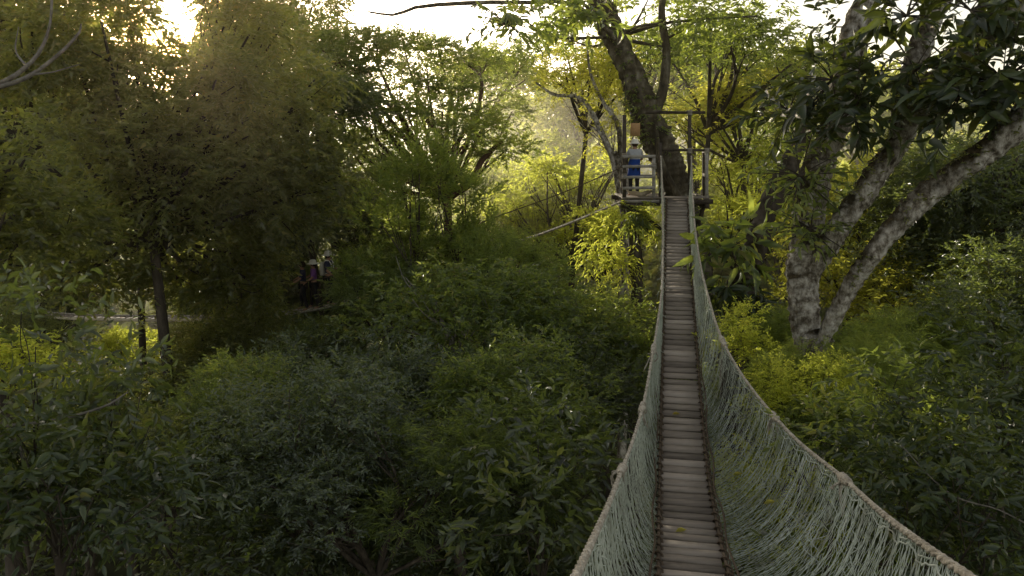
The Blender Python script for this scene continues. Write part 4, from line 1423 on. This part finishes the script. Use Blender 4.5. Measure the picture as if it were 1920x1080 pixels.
# bright aureole round the sun, part of the sky
geo = node(nt, 'ShaderNodeTexCoord')
dt = node(nt, 'ShaderNodeVectorMath', operation='DOT_PRODUCT')
nn = node(nt, 'ShaderNodeVectorMath', operation='NORMALIZE')
nt.links.new(geo.outputs['Generated'], nn.inputs[0])
nt.links.new(nn.outputs[0], dt.inputs[0])
dt.inputs[1].default_value = tuple(sd)
acc = None
for e, amp, colr in ((6000, 700.0, (1, .88, .66)), (1100, 14.0, (1, .72, .36))):
    pw = node(nt, 'ShaderNodeMath', operation='POWER')
    mxm = node(nt, 'ShaderNodeMath', operation='MAXIMUM')
    nt.links.new(dt.outputs['Value'], mxm.inputs[0])
    mxm.inputs[1].default_value = 0.0
    nt.links.new(mxm.outputs[0], pw.inputs[0])
    pw.inputs[1].default_value = e
    sc_ = node(nt, 'ShaderNodeVectorMath', operation='SCALE')
    sc_.inputs[0].default_value = tuple(c * amp for c in colr)
    nt.links.new(pw.outputs[0], sc_.inputs['Scale'])
    if acc is None:
        acc = sc_.outputs[0]
    else:
        ad = node(nt, 'ShaderNodeVectorMath', operation='ADD')
        nt.links.new(acc, ad.inputs[0])
        nt.links.new(sc_.outputs[0], ad.inputs[1])
        acc = ad.outputs[0]
ad = node(nt, 'ShaderNodeVectorMath', operation='ADD')
hs = node(nt, 'ShaderNodeHueSaturation')
hs.inputs['Saturation'].default_value = 0.4
hs.inputs['Value'].default_value = 1.9
nt.links.new(sky.outputs[0], hs.inputs['Color'])
wm = node(nt, 'ShaderNodeVectorMath', operation='MULTIPLY')
wm.inputs[1].default_value = (1.07, 1.0, .90)
nt.links.new(hs.outputs[0], wm.inputs[0])
gl = node(nt, 'ShaderNodeMath', operation='POWER')
gm = node(nt, 'ShaderNodeMath', operation='MAXIMUM')
nt.links.new(dt.outputs['Value'], gm.inputs[0])
gm.inputs[1].default_value = 0.0
nt.links.new(gm.outputs[0], gl.inputs[0])
gl.inputs[1].default_value = 170
gmx = node(nt, 'ShaderNodeMix', data_type='RGBA', blend_type='MULTIPLY')
nt.links.new(gl.outputs[0], gmx.inputs['Factor'])
nt.links.new(wm.outputs[0], gmx.inputs['A'])
gmx.inputs['B'].default_value = (.62, .34, .12, 1)
nt.links.new(gmx.outputs['Result'], ad.inputs[0])
nt.links.new(acc, ad.inputs[1])
nt.links.new(ad.outputs[0], bg.inputs['Color'])
nt.links.new(bg.outputs[0], wo.inputs['Surface'])

sl = bpy.data.lights.new('sun', 'SUN')
sl.energy = 5.0
sl.angle = R(0.6)
sl.color = (1.0, .91, .70)
so = bpy.data.objects.new('sun', sl)
COL.objects.link(so)
so.rotation_euler = Vector(sd).to_track_quat('Z', 'Y').to_euler()

cam = bpy.data.cameras.new('camera')
cam.lens = 28.0
cam.sensor_width = 36.0
cam.clip_end = 4000
co = bpy.data.objects.new('camera', cam)
COL.objects.link(co)
co.rotation_euler = (R(90) - PITCH, 0, 0)
scene.camera = co
scene.render.resolution_x, scene.render.resolution_y = 1024, 576
scene.view_settings.view_transform = 'Standard'
scene.view_settings.look = 'None'
scene.view_settings.exposure = 0
scene.cycles.max_bounces = 8
scene.cycles.diffuse_bounces = 2
scene.cycles.transmission_bounces = 2
scene.cycles.volume_bounces = 1
scene.cycles.sample_clamp_indirect = 0.8
scene.cycles.sample_clamp_direct = 14.0
scene.cycles.use_denoising = True
scene.cycles.denoiser = 'OPENIMAGEDENOISE'
scene.cycles.denoising_input_passes = 'RGB_ALBEDO_NORMAL'
scene.cycles.denoising_prefilter = 'ACCURATE'
print('VERTS', sum(len(me.vertices) for me in bpy.data.meshes))
